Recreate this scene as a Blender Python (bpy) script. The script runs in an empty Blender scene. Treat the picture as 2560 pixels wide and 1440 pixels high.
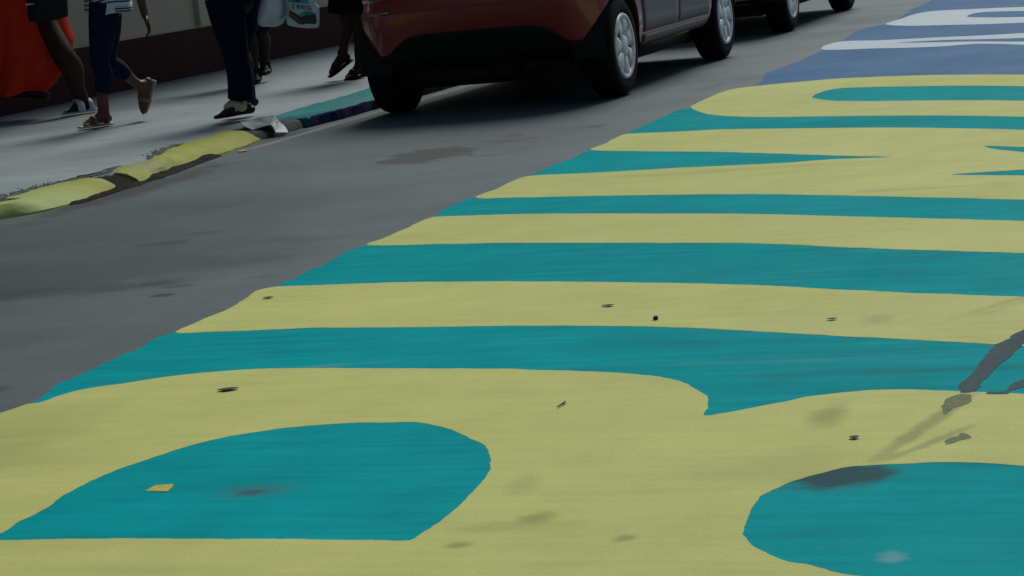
import bpy, bmesh, math, random
from mathutils import Vector, Matrix, noise as mnoise
from mathutils.geometry import tessellate_polygon

# ---------------------------------------------------------------- camera, sky, sun, exposure
sc = bpy.context.scene
cam = bpy.data.cameras.new('camera'); cam.sensor_width = 36; cam.lens = 78.80; cam.clip_start = .1; cam.clip_end = 3000
co_ = bpy.data.objects.new('camera', cam); sc.collection.objects.link(co_); sc.camera = co_
r_ = Vector((0.93920402, 0.32789075, -0.10189926)); u_ = Vector((0.04219854, 0.18429446, 0.98196478)); f_ = Vector((-0.34075664, 0.92656527, -0.15925359))
mw = Matrix((r_, u_, -f_)).transposed().to_4x4(); mw.translation = (0, 0, 1.08118509); co_.matrix_world = mw

SUN_EL, SUN_AZ = math.radians(48), math.radians(4)      # azimuth from +Y (up the street) towards +X
world = bpy.data.worlds.new('World'); sc.world = world; world.use_nodes = True
wn = world.node_tree; sky = wn.nodes.new('ShaderNodeTexSky'); sky.sky_type = 'NISHITA'; sky.sun_disc = False
sky.sun_elevation = SUN_EL; sky.sun_rotation = SUN_AZ; sky.air_density = 1.0; sky.dust_density = 2.0; sky.ozone_density = 1.0
wn.links.new(sky.outputs[0], wn.nodes['Background'].inputs[0]); wn.nodes['Background'].inputs[1].default_value = .046
sl = bpy.data.lights.new('sun', 'SUN'); sl.energy = 1.95; sl.angle = math.radians(26); sl.color = (.97, 1, .96)
so = bpy.data.objects.new('sun', sl); sc.collection.objects.link(so)
d_ = Vector((math.sin(SUN_AZ) * math.cos(SUN_EL), math.cos(SUN_AZ) * math.cos(SUN_EL), math.sin(SUN_EL)))
so.rotation_euler = d_.to_track_quat('Z', 'Y').to_euler(); so.location = (0, 0, 20)
sc.view_settings.view_transform = 'Standard'; sc.view_settings.look = 'None'; sc.view_settings.gamma = 1; sc.view_settings.use_curve_mapping = False
sc.view_settings.exposure = 0.28

# ---------------------------------------------------------------- measured ground points (metres; x across the street, y along it)
TEAL_EDGE = [(-3.132, 4.905), (-3.181, 5.058), (-3.187, 5.194), (-3.186, 5.288), (-3.193, 5.356), (-3.189, 5.569), (-3.208, 5.644), (-3.2, 5.798), (-3.196, 5.947), (-3.193, 6.102), (-3.188, 6.218), (-3.181, 6.364), (-3.213, 6.568), (-3.22, 6.694), (-3.237, 6.811), (-3.228, 6.941), (-3.252, 7.133), (-3.258, 7.219), (-3.24, 7.359), (-3.226, 7.497), (-3.237, 7.703), (-3.24, 7.915), (-3.237, 8.014), (-3.257, 8.154), (-3.274, 8.265), (-3.274, 8.449), (-3.247, 8.516), (-3.245, 8.756), (-3.243, 9.007), (-3.232, 9.19), (-3.242, 9.443), (-3.234, 9.533), (-3.212, 9.702), (-3.235, 9.928), (-3.225, 10.056), (-3.22, 10.266), (-3.231, 10.509), (-3.239, 10.71), (-3.246, 10.952), (-3.249, 11.112), (-3.248, 11.422), (-3.262, 11.717), (-3.203, 11.878), (-3.226, 12.415), (-3.195, 12.773)]
SEAM = [(-3.195, 12.773), (-3.111, 12.875), (-2.887, 12.946), (-2.608, 12.974), (-2.112, 12.784), (-1.48, 12.34), (-0.94, 11.834), (-0.53, 11.398)]
BLUE_EDGE = [(-3.111, 12.875), (-3.149, 13.335), (-3.241, 13.815), (-3.228, 14.099), (-3.208, 14.678), (-3.225, 15.564), (-3.256, 16.384), (-3.304, 17.028), (-3.297, 17.577), (-3.224, 17.788), (-3.189, 18.048), (-3.208, 18.74), (-3.291, 19.761), (-3.281, 20.595), (-3.364, 21.868), (-3.417, 23.59)]
LETTER_A = [(-3.156, 4.764), (-3.144, 4.81), (-3.134, 4.862), (-3.111, 4.873), (-3.077, 5.005), (-2.984, 5.073), (-2.863, 5.157), (-2.762, 5.192), (-2.629, 5.208), (-2.458, 5.189), (-2.161, 5.147), (-1.897, 5.101), (-1.761, 5.068), (-1.627, 5.032), (-1.507, 4.976), (-1.44, 4.929), (-1.392, 4.877), (-1.338, 4.797), (-1.313, 4.754), (-1.295, 4.694), (-1.278, 4.616), (-1.268, 4.559), (-1.235, 4.571), (-1.197, 4.596), (-1.162, 4.634), (-1.117, 4.674), (-1.08, 4.708), (-1.016, 4.739), (-0.94, 4.761), (-0.852, 4.754), (-0.744, 4.726), (-0.605, 4.687), (-0.402, 4.595), (-0.28, 4.495)]
HOLE_A1 = [(-2.482, 3.658), (-2.482, 3.717), (-2.49, 3.76), (-2.489, 3.826), (-2.491, 3.901), (-2.499, 3.938), (-2.504, 4.055), (-2.498, 4.147), (-2.473, 4.237), (-2.437, 4.348), (-2.382, 4.438), (-2.326, 4.49), (-2.245, 4.532), (-2.147, 4.561), (-2.03, 4.565), (-1.933, 4.556), (-1.859, 4.505), (-1.804, 4.46), (-1.74, 4.387), (-1.693, 4.334), (-1.657, 4.261), (-1.622, 4.177), (-1.603, 4.122), (-1.59, 4.05), (-1.582, 3.96), (-1.573, 3.846), (-1.572, 3.791), (-1.574, 3.742), (-1.577, 3.69), (-1.577, 3.659), (-1.579, 3.628), (-1.642, 3.634), (-1.89, 3.643), (-2.104, 3.649), (-2.322, 3.648), (-2.455, 3.644)]
HOLE_A2 = [(-0.97, 3.66), (-0.979, 3.722), (-0.988, 3.812), (-0.99, 3.866), (-0.993, 3.901), (-0.977, 3.947), (-0.943, 4.022), (-0.907, 4.067), (-0.868, 4.106), (-0.809, 4.12), (-0.764, 4.123), (-0.712, 4.129), (-0.659, 4.125), (-0.598, 4.113), (-0.537, 4.091), (-0.43, 4.031), (-0.363, 3.88), (-0.337, 3.636), (-0.353, 3.441), (-0.43, 3.369), (-0.522, 3.374), (-0.618, 3.392), (-0.684, 3.411), (-0.731, 3.423), (-0.761, 3.44), (-0.808, 3.479), (-0.861, 3.506), (-0.914, 3.562), (-0.94, 3.599), (-0.958, 3.635)]
LETTER_B = [(-3.191, 5.783), (-3.202, 5.959), (-3.199, 6.115), (-3.209, 6.248), (-3.25, 6.448), (-3.231, 6.5), (-3.202, 6.515), (-3.048, 6.507), (-2.761, 6.488), (-2.352, 6.404), (-1.906, 6.283), (-1.51, 6.144), (-1.255, 6.018), (-0.906, 5.868), (-0.732, 5.802), (-0.288, 5.615), (-0.264, 5.018), (-0.661, 5.18), (-0.719, 5.203), (-1.023, 5.329), (-1.354, 5.466), (-1.589, 5.56), (-1.829, 5.625), (-2.098, 5.675), (-2.448, 5.717), (-2.714, 5.76), (-2.841, 5.76), (-3.075, 5.762)]
LETTER_C = [(-3.228, 7.332), (-3.231, 7.492), (-3.234, 7.696), (-3.242, 7.92), (-3.225, 7.984), (-3.028, 7.966), (-2.677, 7.882), (-2.163, 7.701), (-1.841, 7.578), (-1.529, 7.424), (-1.236, 7.28), (-0.881, 7.101), (-0.338, 6.804), (-0.314, 6.229), (-0.81, 6.485), (-1.133, 6.633), (-1.4, 6.762), (-1.688, 6.915), (-2.127, 7.054), (-2.632, 7.206), (-2.924, 7.267)]
LETTER_D = [(-3.239, 8.497), (-3.243, 8.75), (-3.251, 9.031), (-3.215, 9.141), (-2.893, 9.101), (-2.536, 9.093), (-2.109, 9.035), (-1.878, 9.052), (-1.759, 9.033), (-1.632, 9.009), (-1.866, 9.161), (-2.167, 9.373), (-2.484, 9.584), (-2.924, 9.83), (-3.213, 10.019), (-3.225, 10.252), (-3.243, 10.515), (-3.242, 10.629), (-3.221, 10.651), (-2.938, 10.593), (-2.727, 10.558), (-2.29, 10.359), (-1.774, 10.098), (-1.176, 9.684), (-0.434, 9.108), (-0.419, 8.749), (-0.875, 8.934), (-1.105, 9.063), (-1.209, 9.142), (-1.281, 9.179), (-1.194, 9.02), (-1.085, 8.891), (-0.846, 8.607), (-0.742, 8.41), (-0.825, 8.382), (-1.025, 8.363), (-1.185, 8.358), (-1.293, 8.34), (-1.174, 8.277), (-1.006, 8.193), (-0.38, 7.803), (-0.356, 7.236), (-0.935, 7.575), (-1.315, 7.777), (-1.629, 7.938), (-1.961, 8.098), (-2.302, 8.221), (-2.656, 8.327), (-3.024, 8.425)]
LETTER_E = [(-3.204, 11.822), (-3.236, 12.005), (-3.248, 12.458), (-3.218, 12.819), (-3.119, 12.911), (-2.895, 12.982), (-2.615, 13.01), (-2.117, 12.817), (-1.483, 12.368), (-0.943, 11.88), (-0.512, 10.978), (-0.399, 10.287), (-0.462, 9.779), (-0.704, 9.761), (-1.235, 10.203), (-1.656, 10.508), (-2.077, 10.748), (-2.408, 10.914), (-2.639, 11.037), (-2.819, 11.182), (-2.979, 11.354), (-3.103, 11.582)]
HOLE_E = [(-2.556, 11.922), (-2.567, 12.139), (-2.535, 12.309), (-2.442, 12.352), (-2.125, 12.188), (-1.771, 11.973), (-1.405, 11.685), (-1.098, 11.382), (-0.91, 10.947), (-1.037, 10.71), (-1.319, 10.934), (-1.658, 11.179), (-2.102, 11.437), (-2.34, 11.595), (-2.452, 11.73)]
LETTER_F = [(-3.235, 15.559), (-3.251, 16.223), (-2.914, 16.034), (-2.495, 15.863), (-2.162, 15.702), (-1.851, 15.592), (-1.304, 15.364), (-1.188, 13.925), (-1.73, 14.528), (-1.892, 14.744), (-2.088, 14.933), (-2.358, 14.968), (-2.771, 15.227)]
HOLE_F = [(-2.721, 15.64), (-2.348, 15.512), (-2.085, 15.318), (-1.799, 15.133), (-1.443, 14.906), (-1.417, 14.626), (-1.762, 14.807), (-2.118, 15.154), (-2.415, 15.377)]
LETTER_G = [(-3.204, 17.967), (-3.165, 18.407), (-3.124, 18.959), (-2.994, 19.14), (-2.628, 18.934), (-2.2, 18.641), (-1.518, 18.014), (-1.331, 17.116), (-1.385, 16.368), (-1.976, 16.685), (-2.289, 16.874), (-2.584, 17.118), (-2.939, 17.425), (-3.136, 17.723)]
HOLE_G = [(-2.569, 17.985), (-2.552, 18.37), (-2.445, 18.379), (-2.138, 18.097), (-1.658, 17.557), (-1.606, 16.985), (-2.051, 17.338), (-2.412, 17.714)]
WORN_1 = [(-0.742, 4.716), (-0.757, 4.807), (-0.742, 4.864), (-0.742, 4.967), (-0.743, 5.073), (-0.735, 5.151), (-0.728, 5.204), (-0.71, 5.247), (-0.693, 5.337), (-0.661, 5.428), (-0.661, 5.261), (-0.676, 5.15), (-0.683, 5.064), (-0.697, 4.96), (-0.702, 4.859), (-0.706, 4.761), (-0.717, 4.713)]
WORN_2 = [(-0.68, 4.693), (-0.681, 4.708), (-0.649, 4.712), (-0.644, 4.773), (-0.627, 4.809), (-0.593, 4.884), (-0.584, 4.804), (-0.62, 4.75), (-0.638, 4.726), (-0.642, 4.685)]
WORN_3 = [(-0.907, 4.034), (-0.903, 4.051), (-0.864, 4.087), (-0.806, 4.102), (-0.798, 4.092), (-0.804, 4.009), (-0.816, 3.953), (-0.841, 3.927), (-0.869, 3.936), (-0.897, 3.985), (-0.922, 3.995)]
WORN_4 = [(-0.768, 4.6), (-0.767, 4.655), (-0.752, 4.691), (-0.725, 4.699), (-0.711, 4.612), (-0.724, 4.588), (-0.738, 4.568), (-0.746, 4.519), (-0.758, 4.563)]
WORN_5 = [(-0.71, 4.282), (-0.708, 4.311), (-0.691, 4.329), (-0.687, 4.351), (-0.665, 4.323), (-0.676, 4.298), (-0.692, 4.28), (-0.705, 4.263)]
YK1_IN = [(-5.744, 8.265), (-5.761, 8.735), (-5.767, 8.947), (-5.661, 8.932), (-5.774, 9.314), (-5.785, 9.482), (-5.737, 9.63), (-5.696, 9.756)]
YK1_OUT = [(-5.554, 7.965), (-5.596, 8.333), (-5.65, 8.743), (-5.555, 8.864), (-5.505, 9.028), (-5.502, 9.316), (-5.534, 9.702)]
YK2_IN = [(-5.696, 9.829), (-5.777, 10.105), (-5.704, 10.226), (-5.837, 10.694), (-5.91, 10.901), (-5.942, 11.129), (-5.923, 11.412), (-6.025, 11.794), (-5.984, 11.87)]
YK2_OUT = [(-5.514, 9.834), (-5.575, 10.119), (-5.617, 10.44), (-5.621, 10.631), (-5.676, 10.886), (-5.674, 11.156), (-5.693, 11.413), (-5.763, 11.744)]
TK_IN = [(-6.045, 12.553), (-6.085, 12.936), (-6.102, 13.349), (-6.105, 13.748), (-6.148, 14.251), (-6.242, 15.086)]
TK_OUT = [(-5.725, 12.191), (-5.72, 12.475), (-5.692, 12.779), (-5.696, 13.161)]
SPOT = {'leaf1': (-2.608, 4.952), 'leaf2': (-1.893, 5.908), 'scrap': (-2.301, 4.015), 'pebble': (-1.69, 5.682), 'twig': (-1.634, 4.659), 'st1': (-4.152, 10.285), 'ring': (-3.797, 10.39), 'sp1': (-4.236, 7.668), 'sp2': (-3.598, 6.456), 'rub': (-5.997, 12.261), 'lf3': (-1.192, 5.583), 'lf4': (-3.134, 6.294), 'fleck': (-5.588, 11.131), 'sp3': (-3.558, 11.163), 'sp4': (-4.18, 7.901), 'blob0': (-4.334, 6.909), 'stripe': (-5.45, 14.358), 'lf5': (-0.898, 4.325), 'gut': (-5.561, 12.12), 'oil': (-2.08, 3.981), 'p1': (-1.387, 3.773), 'p2': (-1.494, 4.015), 'p3': (-0.99, 4.54), 'p4': (-1.177, 3.637), 'p5': (-1.479, 3.596)}
PPL = {'p2': {'hip1': (-7.231, 12.723, 0.853), 'knee1': (-7.292, 12.676, 0.499), 'ank1': (-7.346, 12.726, 0.15), 'heel1': (-7.342, 12.763, 0.094), 'toe1': (-7.436, 12.627, 0.088), 'hip2': (-7.292, 12.861, 0.849), 'knee2': (-7.298, 12.777, 0.485), 'ank2': (-7.181, 12.96, 0.295), 'heel2': (-7.135, 13.022, 0.31), 'toe2': (-7.198, 12.974, 0.125), 'pel': (-7.251, 12.804, 0.908), 'chest': (-7.234, 12.814, 1.174), 'sh': (-7.222, 12.937, 1.269), 'el': (-7.144, 13.005, 1.002), 'wr': (-7.098, 12.986, 0.741), 'fing': (-7.058, 12.963, 0.626), 'foot': (-7.386, 12.703, 0.07), 'view': (-0.503, 0.864, 0.0)}, 'p1': {'waist': (-8.539, 13.982, 1.214), 'hemc': (-8.685, 13.895, 0.268), 'kn': (-8.259, 13.869, 0.494), 'kn2': (-8.238, 13.881, 0.421), 'ank': (-8.247, 14.015, 0.173), 'heel': (-8.209, 14.06, 0.102), 'toe': (-8.307, 13.91, 0.086), 'hip': (-8.365, 13.969, 1.03), 'ank2': (-8.544, 13.955, 0.246), 'toe2': (-8.626, 13.791, 0.238), 'bag_bl': (-8.355, 13.626, 0.759), 'bag_br': (-8.121, 13.764, 0.765), 'bag_tl': (-8.351, 13.628, 1.076), 'bag_tr': (-8.098, 13.778, 1.072), 's0l': (-8.692, 13.915, 1.231), 's0r': (-8.407, 14.083, 1.197), 's1l': (-8.767, 13.87, 1.1), 's1r': (-8.364, 14.109, 1.05), 's2l': (-8.834, 13.831, 0.939), 's2r': (-8.352, 14.116, 0.879), 's3l': (-8.877, 13.805, 0.775), 's3r': (-8.342, 14.121, 0.707), 's4l': (-8.905, 13.789, 0.637), 's4r': (-8.32, 14.135, 0.561), 's5l': (-8.923, 13.778, 0.525), 's5r': (-8.352, 14.116, 0.451), 's6l': (-8.94, 13.768, 0.428), 's6r': (-8.406, 14.083, 0.358), 's7l': (-8.953, 13.76, 0.353), 's7r': (-8.458, 14.053, 0.287), 's8l': (-8.961, 13.756, 0.291), 's8r': (-8.528, 14.012, 0.233), 'foot': (-8.271, 14.001, 0.07), 'view': (-0.509, 0.861, 0.0)}, 'p3': {'hip1': (-6.174, 12.365, 0.83), 'knee1': (-6.176, 12.353, 0.491), 'ank1': (-6.207, 12.404, 0.165), 'heel1': (-6.173, 12.444, 0.114), 'toe1': (-6.3, 12.301, 0.109), 'hip2': (-6.18, 12.53, 0.82), 'knee2': (-6.264, 12.621, 0.487), 'ank2': (-6.303, 12.669, 0.168), 'toe2': (-6.383, 12.629, 0.132), 'heel2': (-6.27, 12.708, 0.136), 'pel': (-6.172, 12.444, 0.874), 'hand': (-5.904, 12.557, 0.953), 'b0': (-6.058, 12.479, 0.672), 'b1': (-6.057, 12.48, 0.642), 'b2': (-6.037, 12.49, 0.625), 'b3': (-5.962, 12.528, 0.614), 'b4': (-5.92, 12.548, 0.631), 'b5': (-5.898, 12.559, 0.672), 'b6': (-5.879, 12.569, 0.731), 'b7': (-5.893, 12.562, 0.806), 'b8': (-5.911, 12.553, 0.881), 'b9': (-5.967, 12.525, 0.875), 'b10': (-6.02, 12.498, 0.784), 'b11': (-6.04, 12.488, 0.738), 'c0': (-5.931, 12.622, 0.626), 'c1': (-5.883, 12.646, 0.598), 'c2': (-5.818, 12.678, 0.583), 'c3': (-5.768, 12.704, 0.579), 'c4': (-5.755, 12.71, 0.6), 'c5': (-5.746, 12.714, 0.702), 'c6': (-5.762, 12.706, 0.739), 'c7': (-5.755, 12.71, 0.895), 'c8': (-5.904, 12.635, 0.917), 'c9': (-5.918, 12.628, 0.767), 'g00': (-5.892, 12.641, 0.742), 'g01': (-5.879, 12.647, 0.739), 'g02': (-5.882, 12.646, 0.712), 'g03': (-5.895, 12.64, 0.715), 'g10': (-5.868, 12.653, 0.736), 'g11': (-5.847, 12.664, 0.731), 'g12': (-5.85, 12.662, 0.705), 'g13': (-5.871, 12.651, 0.71), 'g20': (-5.84, 12.667, 0.73), 'g21': (-5.817, 12.679, 0.724), 'g22': (-5.82, 12.677, 0.698), 'g23': (-5.843, 12.666, 0.703), 'g30': (-5.81, 12.682, 0.723), 'g31': (-5.787, 12.694, 0.717), 'g32': (-5.789, 12.693, 0.69), 'g33': (-5.813, 12.681, 0.696), 'k0': (-5.912, 12.631, 0.702), 'k1': (-5.885, 12.645, 0.684), 'k2': (-5.855, 12.66, 0.656), 'k3': (-5.821, 12.677, 0.662), 'k4': (-5.768, 12.703, 0.658), 'k5': (-5.772, 12.701, 0.602), 'k6': (-5.816, 12.679, 0.607), 'k7': (-5.864, 12.655, 0.608), 'k8': (-5.89, 12.642, 0.636), 'k9': (-5.918, 12.628, 0.664), 't0': (-5.871, 12.652, 0.67), 't1': (-5.852, 12.661, 0.678), 't2': (-5.823, 12.676, 0.689), 't3': (-5.79, 12.692, 0.681), 't4': (-5.768, 12.704, 0.666), 't5': (-5.769, 12.703, 0.656), 't6': (-5.821, 12.677, 0.662), 't7': (-5.855, 12.66, 0.656), 'u0': (-5.916, 12.629, 0.762), 'u1': (-5.878, 12.648, 0.747), 'u2': (-5.798, 12.688, 0.733), 'u3': (-5.796, 12.69, 0.801), 'u4': (-5.899, 12.637, 0.819), 'v0': (-5.89, 12.642, 0.8), 'v1': (-5.871, 12.651, 0.752), 'v2': (-5.845, 12.665, 0.751), 'v3': (-5.851, 12.662, 0.796), 'm0': (-5.913, 12.63, 0.685), 'm1': (-5.891, 12.642, 0.67), 'm2': (-5.862, 12.656, 0.632), 'm3': (-5.846, 12.664, 0.618), 'm4': (-5.859, 12.658, 0.617), 'm5': (-5.887, 12.644, 0.645), 'm6': (-5.915, 12.629, 0.668), 'foot': (-6.239, 12.388, 0.07), 'view': (-0.45, 0.893, 0.0)}, 'p4': {'hip1': (-7.691, 15.827, 0.896), 'knee1': (-7.744, 15.768, 0.488), 'ank1': (-7.755, 15.818, 0.126), 'toe1': (-7.713, 15.705, 0.082), 'heel1': (-7.752, 15.853, 0.092), 'hip2': (-7.661, 15.92, 0.888), 'knee2': (-7.704, 15.91, 0.473), 'ank2': (-7.719, 15.947, 0.18), 'toe2': (-7.701, 15.845, 0.132), 'heel2': (-7.715, 15.971, 0.14), 'pel': (-7.67, 15.882, 0.937), 'foot': (-7.727, 15.832, 0.07), 'view': (-0.439, 0.899, 0.0)}, 'p5': {'hip1': (-6.714, 15.435, 0.86), 'knee1': (-6.741, 15.391, 0.539), 'ank1': (-6.833, 15.46, 0.249), 'heel1': (-6.807, 15.493, 0.208), 'toe1': (-6.91, 15.372, 0.119), 'hip2': (-6.635, 15.437, 0.852), 'knee2': (-6.651, 15.398, 0.531), 'ank2': (-6.69, 15.413, 0.161), 'heel2': (-6.68, 15.439, 0.098), 'toe2': (-6.762, 15.338, 0.081), 'pel': (-6.673, 15.442, 0.9), 'foot': (-6.73, 15.396, 0.07), 'view': (-0.401, 0.916, 0.0)}}
RUB = {'v0': (-5.948, 11.847, 0.096), 'v1': (-5.92, 12.017, 0.103), 'v2': (-5.834, 12.092, 0.108), 'v3': (-5.748, 11.989, 0.069), 'v4': (-5.672, 11.915, 0.013), 'v5': (-5.705, 11.854, -0.006), 'v6': (-5.761, 11.872, 0.067), 'v7': (-5.841, 11.788, 0.056), 'v8': (-5.838, 11.923, 0.08), 'v9': (-5.714, 11.839, 0.027), 'v10': (-5.895, 11.807, 0.076), 'foot': (-5.772, 11.844, 0.0), 'view': (-0.438, 0.899, 0.0)}
# ---------------------------------------------------------------- helpers
C = bpy.context.scene.collection
rnd = random.Random(7)

def tag(o, label=None, cat=None, group=None, kind=None):
    if label: o['label'] = label
    if cat: o['category'] = cat
    if group: o['group'] = group
    if kind: o['kind'] = kind
    return o

def thing(name, label, cat, loc=(0, 0, 0), rotz=0.0, group=None):
    o = bpy.data.objects.new(name, None); C.objects.link(o)
    o.location = loc; o.rotation_euler = (0, 0, rotz); o.empty_display_size = .1
    return tag(o, label, cat, group)

def sub_empty(name, parent, loc=(0, 0, 0)):
    o = bpy.data.objects.new(name, None); C.objects.link(o)
    o.parent = parent; o.location = loc
    return o

def obj(name, bm, mat, parent=None, smooth=True, off=None):
    """link a bmesh as one object; off is subtracted when the vertices are in world coordinates"""
    if off is not None: bmesh.ops.translate(bm, verts=bm.verts, vec=-Vector(off))
    me = bpy.data.meshes.new(name); bm.normal_update(); bm.to_mesh(me); bm.free()
    for f in me.polygons: f.use_smooth = smooth
    mats = mat if isinstance(mat, (list, tuple)) else [mat]
    for m in mats: me.materials.append(m)
    o = bpy.data.objects.new(name, me); C.objects.link(o)
    if parent: o.parent = parent
    return o

def bake(o, mods):
    """apply modifiers given as (type, {settings})"""
    for t, kw in mods:
        m = o.modifiers.new(t, t)
        for k, v in kw.items(): setattr(m, k, v)
    dg = bpy.context.evaluated_depsgraph_get(); dg.update()
    me = bpy.data.meshes.new_from_object(o.evaluated_get(dg))
    old = o.data; mats = list(old.materials); o.modifiers.clear(); o.data = me
    bpy.data.meshes.remove(old)
    if not me.materials:
        for m in mats: me.materials.append(m)
    return o

def catmull(pts, per=6):
    P = [Vector(p) for p in pts]
    if len(P) == 2: return [P[0].lerp(P[1], i / per) for i in range(per + 1)]
    Q = [P[0] * 2 - P[1]] + P + [P[-1] * 2 - P[-2]]
    out = []
    for i in range(1, len(Q) - 2):
        a, b, c, d = Q[i - 1:i + 3]
        for k in range(per):
            t = k / per
            out.append(.5 * (2 * b + (c - a) * t + (2 * a - 5 * b + 4 * c - d) * t * t + (3 * b - a - 3 * c + d) * t ** 3))
    out.append(P[-1]); return out

def tube(bm, pts, rad, n=14, wide=None, per=5, flat=False):
    """tapered tube; rad entries are r or (r_along_wide, r_other); rounded ends unless flat"""
    R = [Vector((r, r, 0)) if not isinstance(r, (tuple, list)) else Vector((r[0], r[1], 0)) for r in rad]
    cp = catmull(pts, per); cr = catmull(R, per)
    k = len(cp); rings = []
    tn = [(cp[min(i + 1, k - 1)] - cp[max(i - 1, 0)]).normalized() for i in range(k)]
    ref = Vector(wide) if wide is not None else (Vector((1, 0, 0)) if abs(tn[0].x) < .8 else Vector((0, 1, 0)))
    seq = []
    if not flat:
        for a in (80, 55, 28): seq.append((cp[0] - tn[0] * min(cr[0].x, cr[0].y) * math.sin(math.radians(a)), tn[0], cr[0] * math.cos(math.radians(a))))
    for i in range(k): seq.append((cp[i], tn[i], cr[i]))
    if not flat:
        for a in (28, 55, 80): seq.append((cp[-1] + tn[-1] * min(cr[-1].x, cr[-1].y) * math.sin(math.radians(a)), tn[-1], cr[-1] * math.cos(math.radians(a))))
    for c, t, r in seq:
        u = (ref - t * ref.dot(t))
        if u.length < 1e-4: u = t.orthogonal()
        u.normalize(); ref = u if wide is None else ref
        v = t.cross(u)
        rings.append([bm.verts.new(c + u * (r.x * math.cos(2 * math.pi * j / n)) + v * (r.y * math.sin(2 * math.pi * j / n))) for j in range(n)])
    for a, b in zip(rings, rings[1:]):
        for j in range(n): bm.faces.new((a[j], a[(j + 1) % n], b[(j + 1) % n], b[j]))
    bm.faces.new(rings[0][::-1]); bm.faces.new(rings[-1])
    return rings

def loft(bm, rings, closed=True, caps=True, mi=0):
    V = [[bm.verts.new(p) for p in r] for r in rings]
    n = len(V[0])
    for a, b in zip(V, V[1:]):
        for j in range(n if closed else n - 1):
            f = bm.faces.new((a[j], a[(j + 1) % n], b[(j + 1) % n], b[j])); f.material_index = mi
    if caps and closed:
        bm.faces.new(V[0][::-1]); bm.faces.new(V[-1])
    return V

def box(bm, a, b):
    x0, y0, z0 = a; x1, y1, z1 = b
    v = [bm.verts.new(p) for p in ((x0, y0, z0), (x1, y0, z0), (x1, y1, z0), (x0, y1, z0), (x0, y0, z1), (x1, y0, z1), (x1, y1, z1), (x0, y1, z1))]
    for q in ((3, 2, 1, 0), (4, 5, 6, 7), (0, 1, 5, 4), (1, 2, 6, 5), (2, 3, 7, 6), (3, 0, 4, 7)): bm.faces.new([v[i] for i in q])

def lathe_x(bm, prof, n=40, x_axis=Vector((1, 0, 0)), c=Vector((0, 0, 0)), closed=False):
    """revolve (radius, x) profile about the x axis"""
    rings = []
    for r, x in prof:
        rings.append([c + Vector((x, r * math.cos(2 * math.pi * j / n), r * math.sin(2 * math.pi * j / n))) for j in range(n)])
    V = [[bm.verts.new(p) for p in r] for r in rings]
    pairs = list(zip(V, V[1:])) + ([(V[-1], V[0])] if closed else [])
    for a, b in pairs:
        for j in range(n): bm.faces.new((a[j], a[(j + 1) % n], b[(j + 1) % n], b[j]))
    return V

# ---------------------------------------------------------------- materials
def nodes_of(name):
    m = bpy.data.materials.new(name); m.use_nodes = True
    nt = m.node_tree; b = nt.nodes['Principled BSDF']
    return m, nt, b

def L(nt, a, b): nt.links.new(a, b)

def noise(nt, vec, scale, detail=4, rough=.55, stretch=None):
    if stretch is not None:
        mp = nt.nodes.new('ShaderNodeMapping'); mp.inputs['Scale'].default_value = stretch
        L(nt, vec, mp.inputs['Vector']); vec = mp.outputs['Vector']
    n = nt.nodes.new('ShaderNodeTexNoise'); n.inputs['Scale'].default_value = scale
    n.inputs['Detail'].default_value = detail; n.inputs['Roughness'].default_value = rough
    L(nt, vec, n.inputs['Vector']); return n.outputs['Fac']

def maprange(nt, v, a, b, c, d, smooth=False):
    n = nt.nodes.new('ShaderNodeMapRange'); n.clamp = True
    if smooth: n.interpolation_type = 'SMOOTHSTEP'
    for i, x in zip(('From Min', 'From Max', 'To Min', 'To Max'), (a, b, c, d)): n.inputs[i].default_value = x
    L(nt, v, n.inputs['Value']); return n.outputs['Result']

def mixc(nt, fac, a, b):
    n = nt.nodes.new('ShaderNodeMix'); n.data_type = 'RGBA'
    if isinstance(fac, float): n.inputs[0].default_value = fac
    else: L(nt, fac, n.inputs[0])
    for i, x in ((6, a), (7, b)):
        if isinstance(x, (tuple, list)): n.inputs[i].default_value = (*x[:3], 1)
        else: L(nt, x, n.inputs[i])
    return n.outputs[2]

def math_(nt, op, a, b=None):
    n = nt.nodes.new('ShaderNodeMath'); n.operation = op
    for i, x in ((0, a), (1, b)):
        if x is None: continue
        if isinstance(x, (int, float)): n.inputs[i].default_value = x
        else: L(nt, x, n.inputs[i])
    return n.outputs[0]

def blob(nt, pos, c, rx, ry, ang, soft=.45, jag=.5, jscale=6.):
    """mask of a stain of its own shape at a world position"""
    mp = nt.nodes.new('ShaderNodeMapping'); mp.vector_type = 'TEXTURE'
    mp.inputs['Location'].default_value = (c[0], c[1], 0); mp.inputs['Rotation'].default_value = (0, 0, ang); mp.inputs['Scale'].default_value = (rx, ry, 50)
    L(nt, pos, mp.inputs['Vector'])
    ln = nt.nodes.new('ShaderNodeVectorMath'); ln.operation = 'LENGTH'; L(nt, mp.outputs[0], ln.inputs[0])
    nz = noise(nt, pos, jscale, 4)
    d = math_(nt, 'ADD', ln.outputs['Value'], maprange(nt, nz, .25, .75, -jag, jag))
    return maprange(nt, d, 1 + soft, 1 - soft, 0, 1, True)

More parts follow.
